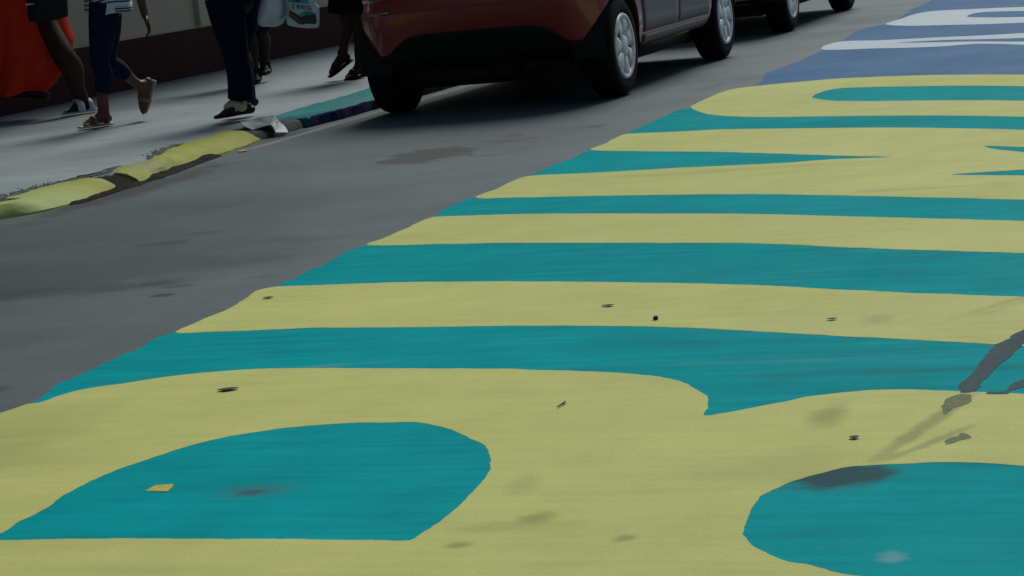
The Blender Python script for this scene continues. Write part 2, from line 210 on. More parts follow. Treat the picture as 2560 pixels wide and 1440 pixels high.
def plain(name, col, rough=.6, var=.15, scale=25., metallic=0., coat=0., bump=0., spec=.5, sheen=0.):
    m, nt, b = nodes_of(name)
    tc = nt.nodes.new('ShaderNodeTexCoord').outputs['Object']
    f = noise(nt, tc, scale, 5)
    c = mixc(nt, maprange(nt, f, .3, .7, 0, 1), tuple(x * (1 - var) for x in col), tuple(min(1, x * (1 + var)) for x in col))
    L(nt, c, b.inputs['Base Color'])
    b.inputs['Roughness'].default_value = rough; b.inputs['Metallic'].default_value = metallic
    b.inputs['Coat Weight'].default_value = coat; b.inputs['Coat Roughness'].default_value = .10
    b.inputs['Specular IOR Level'].default_value = spec
    if sheen: b.inputs['Sheen Weight'].default_value = sheen
    if bump:
        bp = nt.nodes.new('ShaderNodeBump'); bp.inputs['Strength'].default_value = bump; bp.inputs['Distance'].default_value = .01
        L(nt, noise(nt, tc, scale * 3, 6), bp.inputs['Height']); L(nt, bp.outputs[0], b.inputs['Normal'])
    return m

def ground_mat(name, col, var=.2, rough=(.5, .75), grain=.3, grain_scale=140., blobs=(), bump=.25, mottle=((.7, .5), (5., .35)), streak=0., spec=.5, chips=0.):
    """painted or bare road surface: mottled colour, fine grain, uneven gloss, stains"""
    m, nt, b = nodes_of(name)
    pos = nt.nodes.new('ShaderNodeNewGeometry').outputs['Position']
    dark = tuple(x * (1 - var) for x in col); light = tuple(min(1, x * (1 + var)) for x in col)
    f = None
    for sc, w in mottle:
        t = math_(nt, 'MULTIPLY', maprange(nt, noise(nt, pos, sc, 5, .6), .3, .7, 0, 1), w)
        f = t if f is None else math_(nt, 'ADD', f, t)
    if streak:
        f = math_(nt, 'ADD', f, math_(nt, 'MULTIPLY', maprange(nt, noise(nt, pos, 6., 5, .6, (.35, 4., 1)), .35, .7, -.5, .5), streak))
    c = mixc(nt, f, dark, light)
    g = noise(nt, pos, grain_scale, 3, .7)
    c = mixc(nt, math_(nt, 'MULTIPLY', maprange(nt, g, .62, .42, 0, 1), grain), c, tuple(x * .45 for x in col))
    if chips:   # paint worn off the high stones, in loose patches
        ch = math_(nt, 'MULTIPLY', maprange(nt, noise(nt, pos, 85., 6, .75), .61, .66, 0, 1), maprange(nt, noise(nt, pos, 2.3, 3), .48, .68, .0, chips))
        c = mixc(nt, ch, c, (.10, .11, .105))
    for (cx, cy, rx, ry, ang, stren, bc, soft, jag, js) in blobs:
        k = blob(nt, pos, (cx, cy), rx, ry, ang, soft, jag, js)
        c = mixc(nt, math_(nt, 'MULTIPLY', k, stren), c, bc)
    L(nt, c, b.inputs['Base Color'])
    L(nt, maprange(nt, noise(nt, pos, 1.3, 4), .3, .7, *rough), b.inputs['Roughness'])
    b.inputs['Specular IOR Level'].default_value = spec
    bp = nt.nodes.new('ShaderNodeBump'); bp.inputs['Strength'].default_value = bump; bp.inputs['Distance'].default_value = .004
    L(nt, math_(nt, 'ADD', g, math_(nt, 'MULTIPLY', noise(nt, pos, 30., 3), .6)), bp.inputs['Height']); L(nt, bp.outputs[0], b.inputs['Normal'])
    return m

S = SPOT
DK = (.022, .024, .026)
road_blobs = [
    (*S['st1'], .21, .36, .1, 1., (.030, .034, .032), .12, .4, 6.),
    (*S['sp1'], .10, .06, .1, .85, (.025, .027, .028), .35, .25, 9.),
    (*S['sp2'], .045, .035, .1, .9, DK, .3, .25, 12.),
    (*S['sp3'], .055, .09, .1, .8, (.03, .031, .03), .35, .3, 9.),
    (*S['sp4'], .07, .05, .3, .6, (.03, .033, .034), .4, .3, 9.),
    (-4.5, 6.95, .95, .45, .25, .62, (.024, .032, .031), .6, .5, 2.6), (-4.2, 6.62, .6, .10, .2, .6, (.022, .026, .025), .5, .6, 5.),
    (-4.75, 8.2, .9, 1.1, .3, .5, (.032, .045, .044), .7, .5, 1.5),
    (-3.75, 6.7, .07, .04, .2, .6, DK, .4, .4, 8.), (-3.62, 6.62, .06, .03, .2, .6, DK, .4, .4, 8.),
    (-3.45, 5.05, .12, .05, 0, .7, DK, .4, .4, 8.),
    (-4.0, 11.1, .5, .9, 0, .35, (.03, .031, .03), .6, .5, 2.),
    (-3.9, 10.75, .16, .04, .3, .6, DK, .4, .5, 8.), (-3.95, 11.0, .05, .08, .3, .6, DK, .4, .4, 8.),
    (-3.42, 13.0, .05, .3, 0, .4, DK, .5, .5, 4.), (-3.3, 8.1, .06, .25, 0, .3, (.06, .05, .055), .5, .5, 4.),
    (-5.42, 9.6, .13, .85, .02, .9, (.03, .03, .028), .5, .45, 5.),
]
M = {}
M['road'] = ground_mat('asphalt', (.088, .113, .117), .32, (.48, .68), .3, 110., road_blobs, .4, ((.38, .65), (3.5, .3)), .3, .2)
# the ring mark left by a wet base
def add_ring(m, c, rx, ry, ang, w, strength):
    nt = m.node_tree; b = nt.nodes['Principled BSDF']
    pos = nt.nodes.new('ShaderNodeNewGeometry').outputs['Position']
    src = b.inputs['Base Color'].links[0].from_socket
    mp = nt.nodes.new('ShaderNodeMapping'); mp.vector_type = 'TEXTURE'
    mp.inputs['Location'].default_value = (*c, 0); mp.inputs['Rotation'].default_value = (0, 0, ang); mp.inputs['Scale'].default_value = (rx, ry, 50)
    L(nt, pos, mp.inputs['Vector'])
    ln = nt.nodes.new('ShaderNodeVectorMath'); ln.operation = 'LENGTH'; L(nt, mp.outputs[0], ln.inputs[0])
    d = math_(nt, 'ABSOLUTE', math_(nt, 'SUBTRACT', ln.outputs['Value'], 1.))
    k = maprange(nt, d, w, w * .3, 0, 1, True)
    k = math_(nt, 'MULTIPLY', k, maprange(nt, noise(nt, pos, 7., 3), .45, .6, 0, strength))
    L(nt, mixc(nt, k, src, DK), b.inputs['Base Color'])
add_ring(M['road'], S['ring'], .16, .30, .15, .16, .9)

OL = (.20, .23, .075)
yel_blobs = [
    (*S['p1'], .03, .035, .2, .5, (.13, .14, .05), .7, .5, 12.), (*S['p2'], .03, .07, .2, .25, OL, .7, .5, 9.),
    (*S['p3'], .035, .09, 0, .5, (.17, .19, .06), .7, .4, 9.), (*S['p4'], .02, .02, 0, .5, (.13, .14, .05), .6, .5, 14.),
    (*S['p5'], .02, .02, 0, .5, (.13, .14, .05), .6, .5, 14.), (-1.40, 3.72, .10, .03, .2, .25, OL, .7, .5, 9.),
    (-3.0, 4.55, .22, .25, .3, .25, OL, .8, .5, 4.), (-2.9, 4.28, .25, .1, 0, .25, OL, .8, .5, 4.),
    (-.775, 4.40, .020, .27, -.2, .6, (.19, .215, .085), .6, .45, 14.), (-.735, 4.29, .014, .14, -.45, .5, (.17, .19, .08), .6, .5, 16.),
    (-1.07, 5.58, .04, .05, 0, .35, OL, .6, .5, 9.), (-.72, 5.82, .02, .3, -.5, .35, OL, .6, .5, 12.), (-.66, 5.85, .015, .25, -.5, .3, OL, .6, .5, 12.),
    (-2.0, 3.45, .2, .03, 0, .15, OL, .8, .5, 5.), (-1.0, 4.1, .12, .12, 0, .2, OL, .8, .5, 6.),
    (-1.35, 8.0, .3, .03, 0, .3, OL, .7, .5, 9.), (-2.3, 8.9, .5, .06, 0, .25, OL, .8, .5, 5.),
]
M['yellow'] = ground_mat('yellow_road_paint', (.515, .525, .168), .15, (.55, .75), .15, 150., yel_blobs, .2, ((.6, .5), (4.5, .4)), .3, .08, .55)
DT = (.035, .16, .16)
teal_blobs = [
    (-2.07, 3.99, .08, .05, .25, .5, (.06, .14, .15), .7, .4, 8.), (-2.07, 3.975, .028, .018, .1, .7, (.07, .09, .10), .5, .3, 12.),
    (-.865, 4.06, .085, .10, -.5, .95, (.040, .088, .094), .4, .45, 14.), (-.90, 4.02, .13, .06, .3, .5, (.04, .09, .095), .7, .5, 10.), (-.684, 3.521, .022, .03, .2, .55, (.2, .36, .38), .6, .6, 30.),
    (-1.45, 5.35, .5, .05, 0, .3, (.0, .17, .18), .7, .5, 6.), (-1.2, 5.1, .3, .02, 0, .3, (.1, .3, .31), .7, .5, 6.),
    (-.95, 4.95, .35, .03, 0, .4, (.02, .12, .13), .7, .5, 7.), (-2.55, 5.2, .2, .02, .2, .35, (.16, .3, .28), .7, .6, 10.),
    (-2.75, 5.16, .3, .03, .1, .35, DT, .7, .5, 7.), (-1.6, 7.1, .2, .06, 0, .35, DT, .7, .5, 7.),
]
M['teal'] = ground_mat('teal_road_paint', (.001, .30, .315), .20, (.5, .68), .14, 150., teal_blobs, .2, ((.7, .6), (4.5, .4)), .6, .012, .5)
M['blue'] = ground_mat('blue_road_paint', (.055, .15, .285), .14, (.5, .7), .1, 150., (), .2, ((.7, .5), (4.5, .35)), .4, .05)
M['white'] = ground_mat('white_road_paint', (.50, .57, .60), .08, (.5, .7), .08, 150., (), .2, spec=.1)
M['worn'] = ground_mat('scraped_paint', (.034, .066, .072), .35, (.6, .8), .35, 120., (), .4, ((14., .5), (70., .7)), spec=.1)
M['worn_dull'] = ground_mat('rubbed_yellow_paint', (.16, .19, .085), .45, (.6, .8), .6, 160., (), .35, ((14., .5), (60., .6)), spec=.12)
M['pavement'] = ground_mat('pavement_concrete', (.265, .305, .315), .26, (.6, .85), .25, 90.,
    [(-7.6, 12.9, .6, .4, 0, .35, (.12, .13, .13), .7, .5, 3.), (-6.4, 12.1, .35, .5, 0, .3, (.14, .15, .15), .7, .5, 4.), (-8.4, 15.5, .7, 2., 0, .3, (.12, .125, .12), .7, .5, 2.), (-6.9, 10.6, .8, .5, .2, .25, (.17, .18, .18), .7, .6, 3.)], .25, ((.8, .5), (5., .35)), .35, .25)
M['concrete'] = ground_mat('bare_kerb_concrete', (.075, .075, .07), .45, (.6, .85), .4, 70., (), .5, ((6., .5), (22., .5)), spec=.1)
M['kerb_yellow'] = ground_mat('yellow_kerb_paint', (.335, .35, .065), .2, (.5, .7), .2, 90.,
    [(-5.62, 9.0, .3, .35, 0, .6, (.36, .46, .16), .6, .4, 5.), (-5.68, 10.15, .1, .25, 0, .5, (.2, .22, .12), .6, .5, 12.), (-5.70, 8.9, .03, .05, 0, .9, (.05, .05, .04), .4, .7, 30.)], .5, ((5., .5), (18., .4)), spec=.08)
M['kerb_teal'] = ground_mat('teal_kerb_paint', (.003, .17, .18), .2, (.6, .8), .2, 90., [(-5.95, 12.6, .12, .2, 0, .4, (.05, .24, .25), .6, .6, 14.)], .4, ((4., .5), (16., .4)), spec=.1)
M['kerb_navy'] = ground_mat('navy_kerb_face', (.006, .008, .05), .3, (.7, .9), .2, 90., (), .4, spec=.1)  # dark navy colour of the teal kerb's vertical face
M['kerb_dark'] = ground_mat('dark_broken_concrete', (.020, .018, .016), .75, (.8, .95), .3, 70., (), .6, ((6., .5), (22., .6)), spec=.05)  # near-black broken concrete for the kerb gap and footing
M['gutter'] = ground_mat('gutter_concrete', (.17, .16, .14), .3, (.6, .8), .3, 90., (), .3)
M['crumb'] = plain('dirt_crumb', (.15, .16, .13), .9, .5, 60.)
M['plaster'] = ground_mat('beige_plaster', (.50, .445, .32), .14, (.75, .9), .15, 60., (), .2, ((.8, .5), (6., .35)))
M['plinth'] = ground_mat('dark_brown_plinth_paint', (.055, .025, .021), .2, (.75, .9), .2, 60., (), .25, spec=.08)
M['added_shade_canopy'] = plain('added_canopy_underside', (.12, .11, .10), .8, .2, 4.)
M['skin_dark'] = plain('dark_skin', (.040, .019, .014), .6, .2, 30., spec=.15)
M['skin_brown'] = plain('brown_skin', (.085, .05, .036), .5, .2, 30., spec=.35)
M['skin_deep'] = plain('deep_brown_skin', (.030, .017, .013), .6, .2, 30., spec=.15)
M['skin_foot'] = plain('pale_instep_stocking', (.46, .42, .27), .6, .08, 30.)
M['sole_pale'] = plain('pale_sandal_sole', (.42, .37, .24), .7, .1, 40.)
M['sandal_tan'] = plain('tan_sandal_strap', (.20, .12, .075), .7, .2, 40.)
M['red_cloth'] = plain('red_orange_cloth', (.62, .036, .010), .8, .14, 5., bump=.08, spec=.15)
M['red_lit_skin'] = plain('reddish_lit_ankle_skin', (.16, .03, .03), .75, .3, 14.)  # skin tone with the reddish light on it painted in
M['black_leather'] = plain('black_leather', (.004, .004, .0045), .5, .3, 40., bump=.1, spec=.25)
M['black_cloth'] = plain('black_cloth', (.005, .005, .006), .9, .3, 50., bump=.1, spec=.12)
M['charcoal_cloth'] = plain('charcoal_cloth', (.016, .015, .014), .85, .3, 50., bump=.1)
M['navy'] = plain('navy_denim', (.006, .008, .030), .9, .35, 18., bump=.1, spec=.15)
M['navy_dark'] = plain('dark_navy_trouser', (.0045, .007, .022), .95, .4, 10., bump=.1, spec=.12)
M['shirt'] = plain('white_shirt_cloth', (.62, .68, .74), .8, .06, 10., bump=.1)
M['tee'] = plain('grey_shirt_cloth', (.18, .18, .18), .85, .1, 10.)
M['stripe'] = plain('navy_shirt_stripe', (.012, .018, .035), .8, .2, 30.)
M['hair'] = plain('black_hair', (.006, .005, .005), .6, .3, 60., bump=.3)
M['eye'] = plain('eye_white', (.6, .58, .55), .3, .05, 60.)
M['bag_white'] = plain('white_carrier_plastic', (.60, .65, .65), .4, .08, 9.)
M['bag_print_teal'] = plain('teal_bag_print', (.02, .28, .30), .45, .15, 20.)
M['bag_print_navy'] = plain('navy_bag_print', (.012, .018, .06), .45, .2, 20.)
M['bag_print_black'] = plain('black_bag_print', (.008, .008, .009), .4, .3, 40.)
M['bag_print_grey'] = plain('grey_bag_print', (.07, .066, .06), .5, .1, 40.)
M['sandal_white'] = plain('white_sandal_rim', (.40, .44, .45), .5, .1, 40.)
M['sheet'] = plain('grey_plastic_sheet', (.20, .22, .225), .5, .2, 8.)
M['car_red'] = plain('dark_red_car_paint', (.24, .011, .011), .45, .06, 3., coat=.8)
M['car_silver'] = plain('silver_car_paint', (.30, .31, .31), .35, .04, 3., metallic=.3, coat=.8)
M['car_grey'] = plain('reflection_grey_door_paint', (.088, .078, .068), .5, .12, 3., coat=.15)  # grey road reflection put into the colour of the red car's side
M['car_black'] = plain('black_bumper_plastic', (.004, .0045, .005), .6, .2, 30., spec=.25)
M['under'] = plain('underbody_black', (.004, .004, .004), .9, .3, 20.)
M['tyre'] = plain('tyre_rubber', (.005, .005, .005), .85, .3, 60., bump=.2, spec=.15)
M['rim'] = plain('silver_wheel_cover', (.62, .66, .65), .42, .3, 22., metallic=.15)
M['chrome'] = plain('bright_metal', (.6, .6, .6), .2, .05, 20., metallic=1.)
M['glass'] = plain('dark_car_glass', (.01, .012, .012), .08, .1, 5.)
M['lamp_red'] = plain('red_lamp_lens', (.2, .006, .006), .2, .1, 30., coat=1.)
M['lamp_clear'] = plain('clear_lamp_lens', (.4, .42, .43), .15, .1, 30., coat=1.)
M['leaf_dark'] = plain('blackened_leaf', (.010, .010, .009), .8, .4, 60.)
M['leaf_yellow'] = plain('yellow_leaf', (.42, .36, .04), .7, .2, 60.)
M['stone'] = plain('dark_grit', (.03, .03, .028), .9, .3, 60.)

# ---------------------------------------------------------------- ground, road, mural
def resample(pts, step):
    P = [Vector((*p, 0)) for p in pts]; out = []
    for a, b in zip(P, P[1:]):
        n = max(1, int((b - a).length / step))
        out += [a.lerp(b, i / n) for i in range(n)]
    out.append(P[-1]); return out

def smooth_line(pts, closed, jitter=.005, step=.014):
    """round the traced corners a little and roughen the brushed edge"""
    P = [Vector((*p, 0)) for p in pts]
    if closed: P = P + [P[0]]
    Q = [(P[-2] if closed else P[0] * 2 - P[1])] + P + [(P[1] if closed else P[-1] * 2 - P[-2])]
    out = []
    for i in range(1, len(Q) - 2):
        a, b, c, d = Q[i - 1:i + 3]
        n = max(2, min(90, int((c - b).length / step)))
        m1 = (c - a) * .5; m2 = (d - b) * .5; l = (c - b).length   # limited tangents keep long straight spans straight
        if m1.length > l: m1 *= l / m1.length
        if m2.length > l: m2 *= l / m2.length
        for k in range(n):
            t = k / n; t2 = t * t; t3 = t2 * t
            out.append((2 * t3 - 3 * t2 + 1) * b + (t3 - 2 * t2 + t) * m1 + (3 * t2 - 2 * t3) * c + (t3 - t2) * m2)
    if not closed: out.append(P[-1])
    for q in out:
        s = mnoise.noise_vector(q * 11.) * jitter + mnoise.noise_vector(q * 45.) * jitter * .6 + mnoise.noise_vector(q * 130.) * jitter * .4
        q.x += s.x; q.y += s.y; q.z = 0
    return out

def sheet(name, outline, holes, z, mat, label, smooth=True, jitter=.005):
    loops = [smooth_line(outline, True, jitter) if smooth else [Vector((*p, 0)) for p in outline]]
    loops += [smooth_line(h, True, jitter) for h in holes]
    flat = [v for lp in loops for v in lp]
    tris = tessellate_polygon(loops)
    bm = bmesh.new(); V = [bm.verts.new((v.x, v.y, z)) for v in flat]
    for t in tris:
        try: bm.faces.new([V[i] for i in t])
        except ValueError: pass
    bm.normal_update()
    for f in bm.faces:
        if f.normal.z < 0: f.normal_flip()
    return tag(obj(name, bm, mat, None, False), label, kind='structure')

bm = bmesh.new(); box(bm, (-5.9, -40, -.3), (400, 900, 0))
tag(obj('road', bm, M['road'], None, False), 'grey asphalt road with damp stains beside the painted mural', kind='structure')
bm = bmesh.new(); box(bm, (-400, -400, -.9), (800, 1300, -.32))
tag(obj('ground', bm, M['road'], None, False), 'plain dark ground under the street', kind='structure')

te = [(p.x, p.y) for p in smooth_line(TEAL_EDGE, False, .012)]
se = [(p.x, p.y) for p in smooth_line(SEAM, False, .0)]
be = [(p.x, p.y) for p in smooth_line(BLUE_EDGE, False, .012)]
sheet('teal_road_paint', [(2.6, 1.5), (2.6, se[-1][1])] + se[::-1] + te[::-1] + [(-3.22, 1.5)], [], .0005, M['teal'],
      'teal painted field of the street mural on the asphalt', False)
sheet('blue_road_paint', [(2.6, se[-1][1])] + [(2.6, be[-1][1] + 6), (-3.2, be[-1][1] + 6)] + be[::-1] + se[1:], [], .0005, M['blue'],
      'blue painted field at the far end of the street mural', False)
sheet('yellow_painted_letter', LETTER_A + [(2.4, 5.2), (2.4, 1.6), (-3.2, 1.6), (-3.2, 4.6)], [HOLE_A1, HOLE_A2], .001, M['yellow'], 'big yellow painted letter with two teal eye shapes, nearest the camera')
sheet('yellow_painted_letter', LETTER_B, [], .001, M['yellow'], 'yellow painted band just beyond the letter with teal eyes')
sheet('yellow_painted_letter', LETTER_C, [], .001, M['yellow'], 'yellow painted band between two plain teal bands, next after the forked letter')
sheet('yellow_painted_letter', LETTER_D, [], .001, M['yellow'], 'forked yellow painted letter with a pointed teal notch')
sheet('yellow_painted_letter', LETTER_E, [HOLE_E], .001, M['yellow'], 'yellow painted letter with a long teal slot next to the blue field')
sheet('white_painted_letter', LETTER_F, [HOLE_F], .001, M['white'], 'narrow white painted letter on blue next to the yellow letters', jitter=.006)
sheet('white_painted_letter', LETTER_G, [HOLE_G], .001, M['white'], 'rounded white painted letter on blue farthest up the street', jitter=.006)
sheet('scraped_patch', WORN_1, [], .0015, M['worn'], 'dark diagonal scrape across the teal band at the right', jitter=.008)
sheet('scraped_patch', WORN_2, [], .0015, M['worn'], 'short dark scrape at the right edge of the teal band', jitter=.008)
sheet('scraped_patch', WORN_4, [], .0015, M['worn_dull'], 'olive rubbed patch on the yellow below the diagonal scrape', jitter=.01)
sheet('scraped_patch', WORN_5, [], .0015, M['worn_dull'], 'small crumbled spot in the yellow above the right teal eye', jitter=.012)

# pavement with a kerb step
def xs_at(line, y):
    L_ = sorted((b, a) for a, b in line)
    if y <= L_[0][0]: return L_[0][1]
    for (y0, x0), (y1, x1) in zip(L_, L_[1:]):
        if y <= y1: return x0 + (x1 - x0) * (y - y0) / max(1e-6, y1 - y0)
    return L_[-1][1]
KI = YK1_IN + YK2_IN + [(-6.02, 12.0), (-6.04, 12.45)] + TK_IN
KZ = .07
ys = [-40, 0, 5, 7] + [7.5 + .06 * i for i in range(160)] + [18, 25, 60, 200, 900]
bm = bmesh.new(); rows = []
for y in ys:
    x = xs_at(KI, y) + .035 + .01 * mnoise.noise(Vector((3, y * 4, 0)))
    rows.append([bm.verts.new(p) for p in ((-60, y, KZ - .003), (-9.1, y, KZ - .003), (x - .25, y, KZ - .003), (x, y, KZ - .004), (x + .03, y, -.05))])
for a, b in zip(rows, rows[1:]):
    for j in range(4): bm.faces.new((a[j], a[j + 1], b[j + 1], b[j]))
tag(obj('pavement', bm, M['pavement'], None, False), 'grey concrete pavement along the building wall', kind='structure')

def kerb(name, lin, lout, y0, y1, mats, label, rough=.008, prof=None):
    prof = prof or ((0., -.04, 0), (0., KZ, 0), (.3, KZ + .003, 0), (.93, KZ + .001, 0), (.97, KZ - .006, 0), (.985, KZ - .014, 1), (1., -.03, 1))
    n = max(6, int((y1 - y0) / .04)); bm = bmesh.new(); R = []
    for i in range(n + 1):
        y = y0 + (y1 - y0) * i / n; xi = xs_at(lin, y); xo = xs_at(lout, y); r = []
        if xo - xi < .12: xi = xo - .12
        for t, z, _ in prof:
            v = Vector((xi + (xo - xi) * t, y, z)); d = mnoise.noise_vector(v * 9.) * rough + mnoise.noise_vector(v * 35.) * rough * .5
            e = min(i, n - i); v += Vector((d.x * 1.2, d.y, d.z * (.5 if z > 0 else 0)))
            if e == 0: v.z -= .012 if z > 0 else 0
            r.append(v)
        R.append(r)
    V = [[bm.verts.new(p) for p in r] for r in R]
    for a, b in zip(V, V[1:]):
        for j in range(len(prof) - 1):
            f = bm.faces.new((a[j], a[j + 1], b[j + 1], b[j])); f.material_index = prof[j + 1][2] if len(mats) > 1 else 0
    bm.faces.new(V[0]); bm.faces.new(V[-1][::-1])
    bmesh.ops.recalc_face_normals(bm, faces=bm.faces)
    o = obj(name, bm, mats, None, True)
    o.data.set_sharp_from_angle(angle=math.radians(26))
    return tag(o, label, kind='structure')

kerb('kerb_stone', YK1_IN, YK1_OUT, 6.2, 9.66, [M['kerb_yellow']], 'pale yellow painted kerb stone at the left edge', .007, ((0., -.04, 0), (0., KZ, 0), (.25, KZ + .002, 0), (.55, KZ - .006, 0), (.80, .038, 0), (.97, .008, 0), (1., -.03, 0)))
kerb('kerb_stone', YK2_IN, YK2_OUT, 9.86, 11.78, [M['kerb_yellow']], 'bright yellow painted kerb stone beside the grey plastic scrap', .010, ((0., -.04, 0), (0., KZ, 0), (.25, KZ + .002, 0), (.55, KZ - .006, 0), (.80, .038, 0), (.97, .008, 0), (1., -.03, 0)))
kerb('kerb_stone', TK_IN, TK_OUT, 12.36, 16.5, [M['kerb_teal'], M['kerb_navy']], 'teal topped kerb stone with a navy face beside the red car')
kerb('kerb_stone', [(-6.02, 11.6), (-6.02, 12.5)], [(-5.76, 11.6), (-5.75, 12.5)], 11.72, 12.40, [M['concrete']], 'bare grey kerb piece between the yellow and teal kerbs', .014,
     ((0., -.04, 0), (0., .062, 0), (.3, .064, 0), (.7, .056, 0), (.86, .045, 0), (.96, .015, 0), (1., -.03, 0)))
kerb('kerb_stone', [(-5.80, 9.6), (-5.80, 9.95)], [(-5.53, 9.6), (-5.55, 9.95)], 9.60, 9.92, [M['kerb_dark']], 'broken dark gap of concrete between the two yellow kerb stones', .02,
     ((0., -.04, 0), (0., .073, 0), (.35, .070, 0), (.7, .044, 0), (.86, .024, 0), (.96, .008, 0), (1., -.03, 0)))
kerb('kerb_stone', [(-6.2, 16), (-6.2, 60)], [(-5.72, 16), (-5.72, 60)], 16.5, 40, [M['kerb_teal'], M['kerb_navy']], 'teal kerb running on behind the parked cars')
# dark concrete lip below the yellow kerb and the pale gutter joint running under the car
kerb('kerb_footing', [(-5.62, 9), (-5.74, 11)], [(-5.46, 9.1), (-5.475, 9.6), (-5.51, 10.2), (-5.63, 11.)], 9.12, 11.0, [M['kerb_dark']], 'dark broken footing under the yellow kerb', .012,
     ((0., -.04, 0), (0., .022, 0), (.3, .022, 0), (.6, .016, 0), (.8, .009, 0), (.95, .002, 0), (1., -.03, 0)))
bm = bmesh.new(); rows = []
for i in range(120):
    y = 11.2 + i * .08; w = .035 + .02 * mnoise.noise(Vector((0, y * 2, 0)))
    x = -5.585 + .012 * mnoise.noise(Vector((5, y * 1.5, 0)))
    rows.append([bm.verts.new((x - w, y, .001)), bm.verts.new((x + w, y, .001))])
for a, b in zip(rows, rows[1:]): bm.faces.new((a[0], a[1], b[1], b[0]))
tag(obj('gutter', bm, M['gutter'], None, False), 'thin pale gutter joint along the kerb under the red car', kind='structure')
# crumbs of dirt along the back of the yellow kerb
bm = bmesh.new(); r2 = random.Random(3)
for i in range(2200):
    y = r2.uniform(8.8, 11.1); dens = mnoise.noise(Vector((1.7, y * 2.2, 0)))
    if dens < -.12: continue
    lin = YK1_IN if y < 9.75 else YK2_IN
    x = xs_at(lin, y) - abs(r2.gauss(0, .045)) * max(.2, .5 + dens * 1.6) + .012; s = r2.uniform(.0018, .0055)
    bmesh.ops.create_icosphere(bm, subdivisions=1, radius=s, matrix=Matrix.Translation((x, y, KZ + s * .25)) @ Matrix.Rotation(r2.uniform(0, 6), 4, 'Z') @ Matrix.Diagonal((1, r2.uniform(.6, 1.8), r2.uniform(.4, .9), 1)))
tag(obj('dirt_crumbs', bm, M['crumb'], None, False), 'dark dirt and weed crumbs along the back of the yellow kerb', kind='stuff')

# ---------------------------------------------------------------- building
WX = -9.2
b_ = thing('building', 'beige plastered building with a dark brown base behind the pavement', 'building', (WX, 16, KZ))
bm = bmesh.new(); box(bm, (-6., -30., .40), (0, 60, 8.0)); obj('wall', bm, M['plaster'], b_, False)
bm = bmesh.new()
prev = None; rows = []
for i in range(181):
    y = -30 + i * .5; dz = .006 * mnoise.noise(Vector((0, y, 2)))
    rows.append([bm.verts.new(p) for p in ((-6, y, .40), (-.002, y, .40), (.018, y, .398 + dz), (.022, y, .385 + dz), (.022, y, -.02))])
for a, c in zip(rows, rows[1:]):
    for j in range(4): bm.faces.new((a[j], a[j + 1], c[j + 1], c[j]))
bm.normal_update()
obj('plinth', bm, M['plinth'], b_, False)
bm = bmesh.new(); box(bm, (0.003, -30, 2.75), (1.0, 60, 2.9)); box(bm, (1.0, -30, 2.60), (1.06, 60, 3.05)); obj('added_shade_canopy', bm, M['added_shade_canopy'], b_, False)  # unseen canopy added to shade the wall and pavement
bm = bmesh.new(); box(bm, (.003, 1.72, .42), (.05, 1.80, 2.74)); obj('downpipe', bm, M['plaster'], b_, False)

# ---------------------------------------------------------------- cars
NR, NCN, NS = 14, 8, 44
def outline(z, w, yr, yf, rc=.30, bow=.06):
    """rounded rectangle in plan: rear edge, right rear corner, right side, front ... (world y forward)"""
    P = []; ry = rc; rx = rc * .95
    def end(y, s):
        out = []
        for i in range(NR):
            x = (-1 + 2 * i / (NR - 1)) * (w - rx)
            out.append(Vector((s * x, y + (bow * (x / w) ** 2) * s, z)))
        return out
    b_e = bow * ((w - rx) / w) ** 2
    def corner(cx, cy, a0):
        return [Vector((cx + rx * math.cos(a), cy + ry * math.sin(a), z)) for a in [a0 + math.pi / 2 * (i + 1) / (NCN + 1) for i in range(NCN)]]
    P += end(yr, 1)
    P += corner(w - rx, yr + b_e + ry, -math.pi / 2)
    P += [Vector((w, yr + b_e + ry + (yf - yr - 2 * b_e - 2 * ry) * i / (NS - 1), z)) for i in range(NS)]
    P += corner(w - rx, yf - b_e - ry, 0)
    P += end(yf, -1)
    P += corner(-(w - rx), yf - b_e - ry, math.pi / 2)
    P += [Vector((-w, yf - b_e - ry - (yf - yr - 2 * b_e - 2 * ry) * i / (NS - 1), z)) for i in range(NS)]
    P += corner(-(w - rx), yr + b_e + ry, math.pi)
    return P
NT = 2 * (NR + 2 * NCN + NS)
LV_ = [  # z, half width, rear y, front y
    (.255, .76, -.33, 3.06), (.285, .80, -.36, 3.10), (.33, .82, -.41, 3.14), (.40, .833, -.430, 3.17), (.50, .84, -.462, 3.19),
    (.595, .843, -.492, 3.19), (.622, .843, -.496, 3.19), (.630, .841, -.484, 3.185), (.645, .840, -.452, 3.18), (.72, .841, -.432, 3.15), (.80, .84, -.425, 3.08),
    (.88, .833, -.425, 2.96), (.94, .815, -.40, 2.80), (.97, .785, -.37, 2.6)]
LV = [(z, w - .042, a, c) for z, w, a, c in LV_]
def lerp_level(z):
    for a, b in zip(LV, LV[1:]):
        if z <= b[0]:
            t = (z - a[0]) / (b[0] - a[0]); return tuple(a[i] + (b[i] - a[i]) * t for i in range(4))
    return LV[-1]
CV = [(.95, .725, -.34, 2.15), (1.05, .70, -.31, 1.95), (1.2, .67, -.30, 1.65), (1.35, .64, -.20, 1.36), (1.42, .59, -.10, 1.18), (1.46, .50, .06, 1.0), (1.475, .36, .25, .8)]
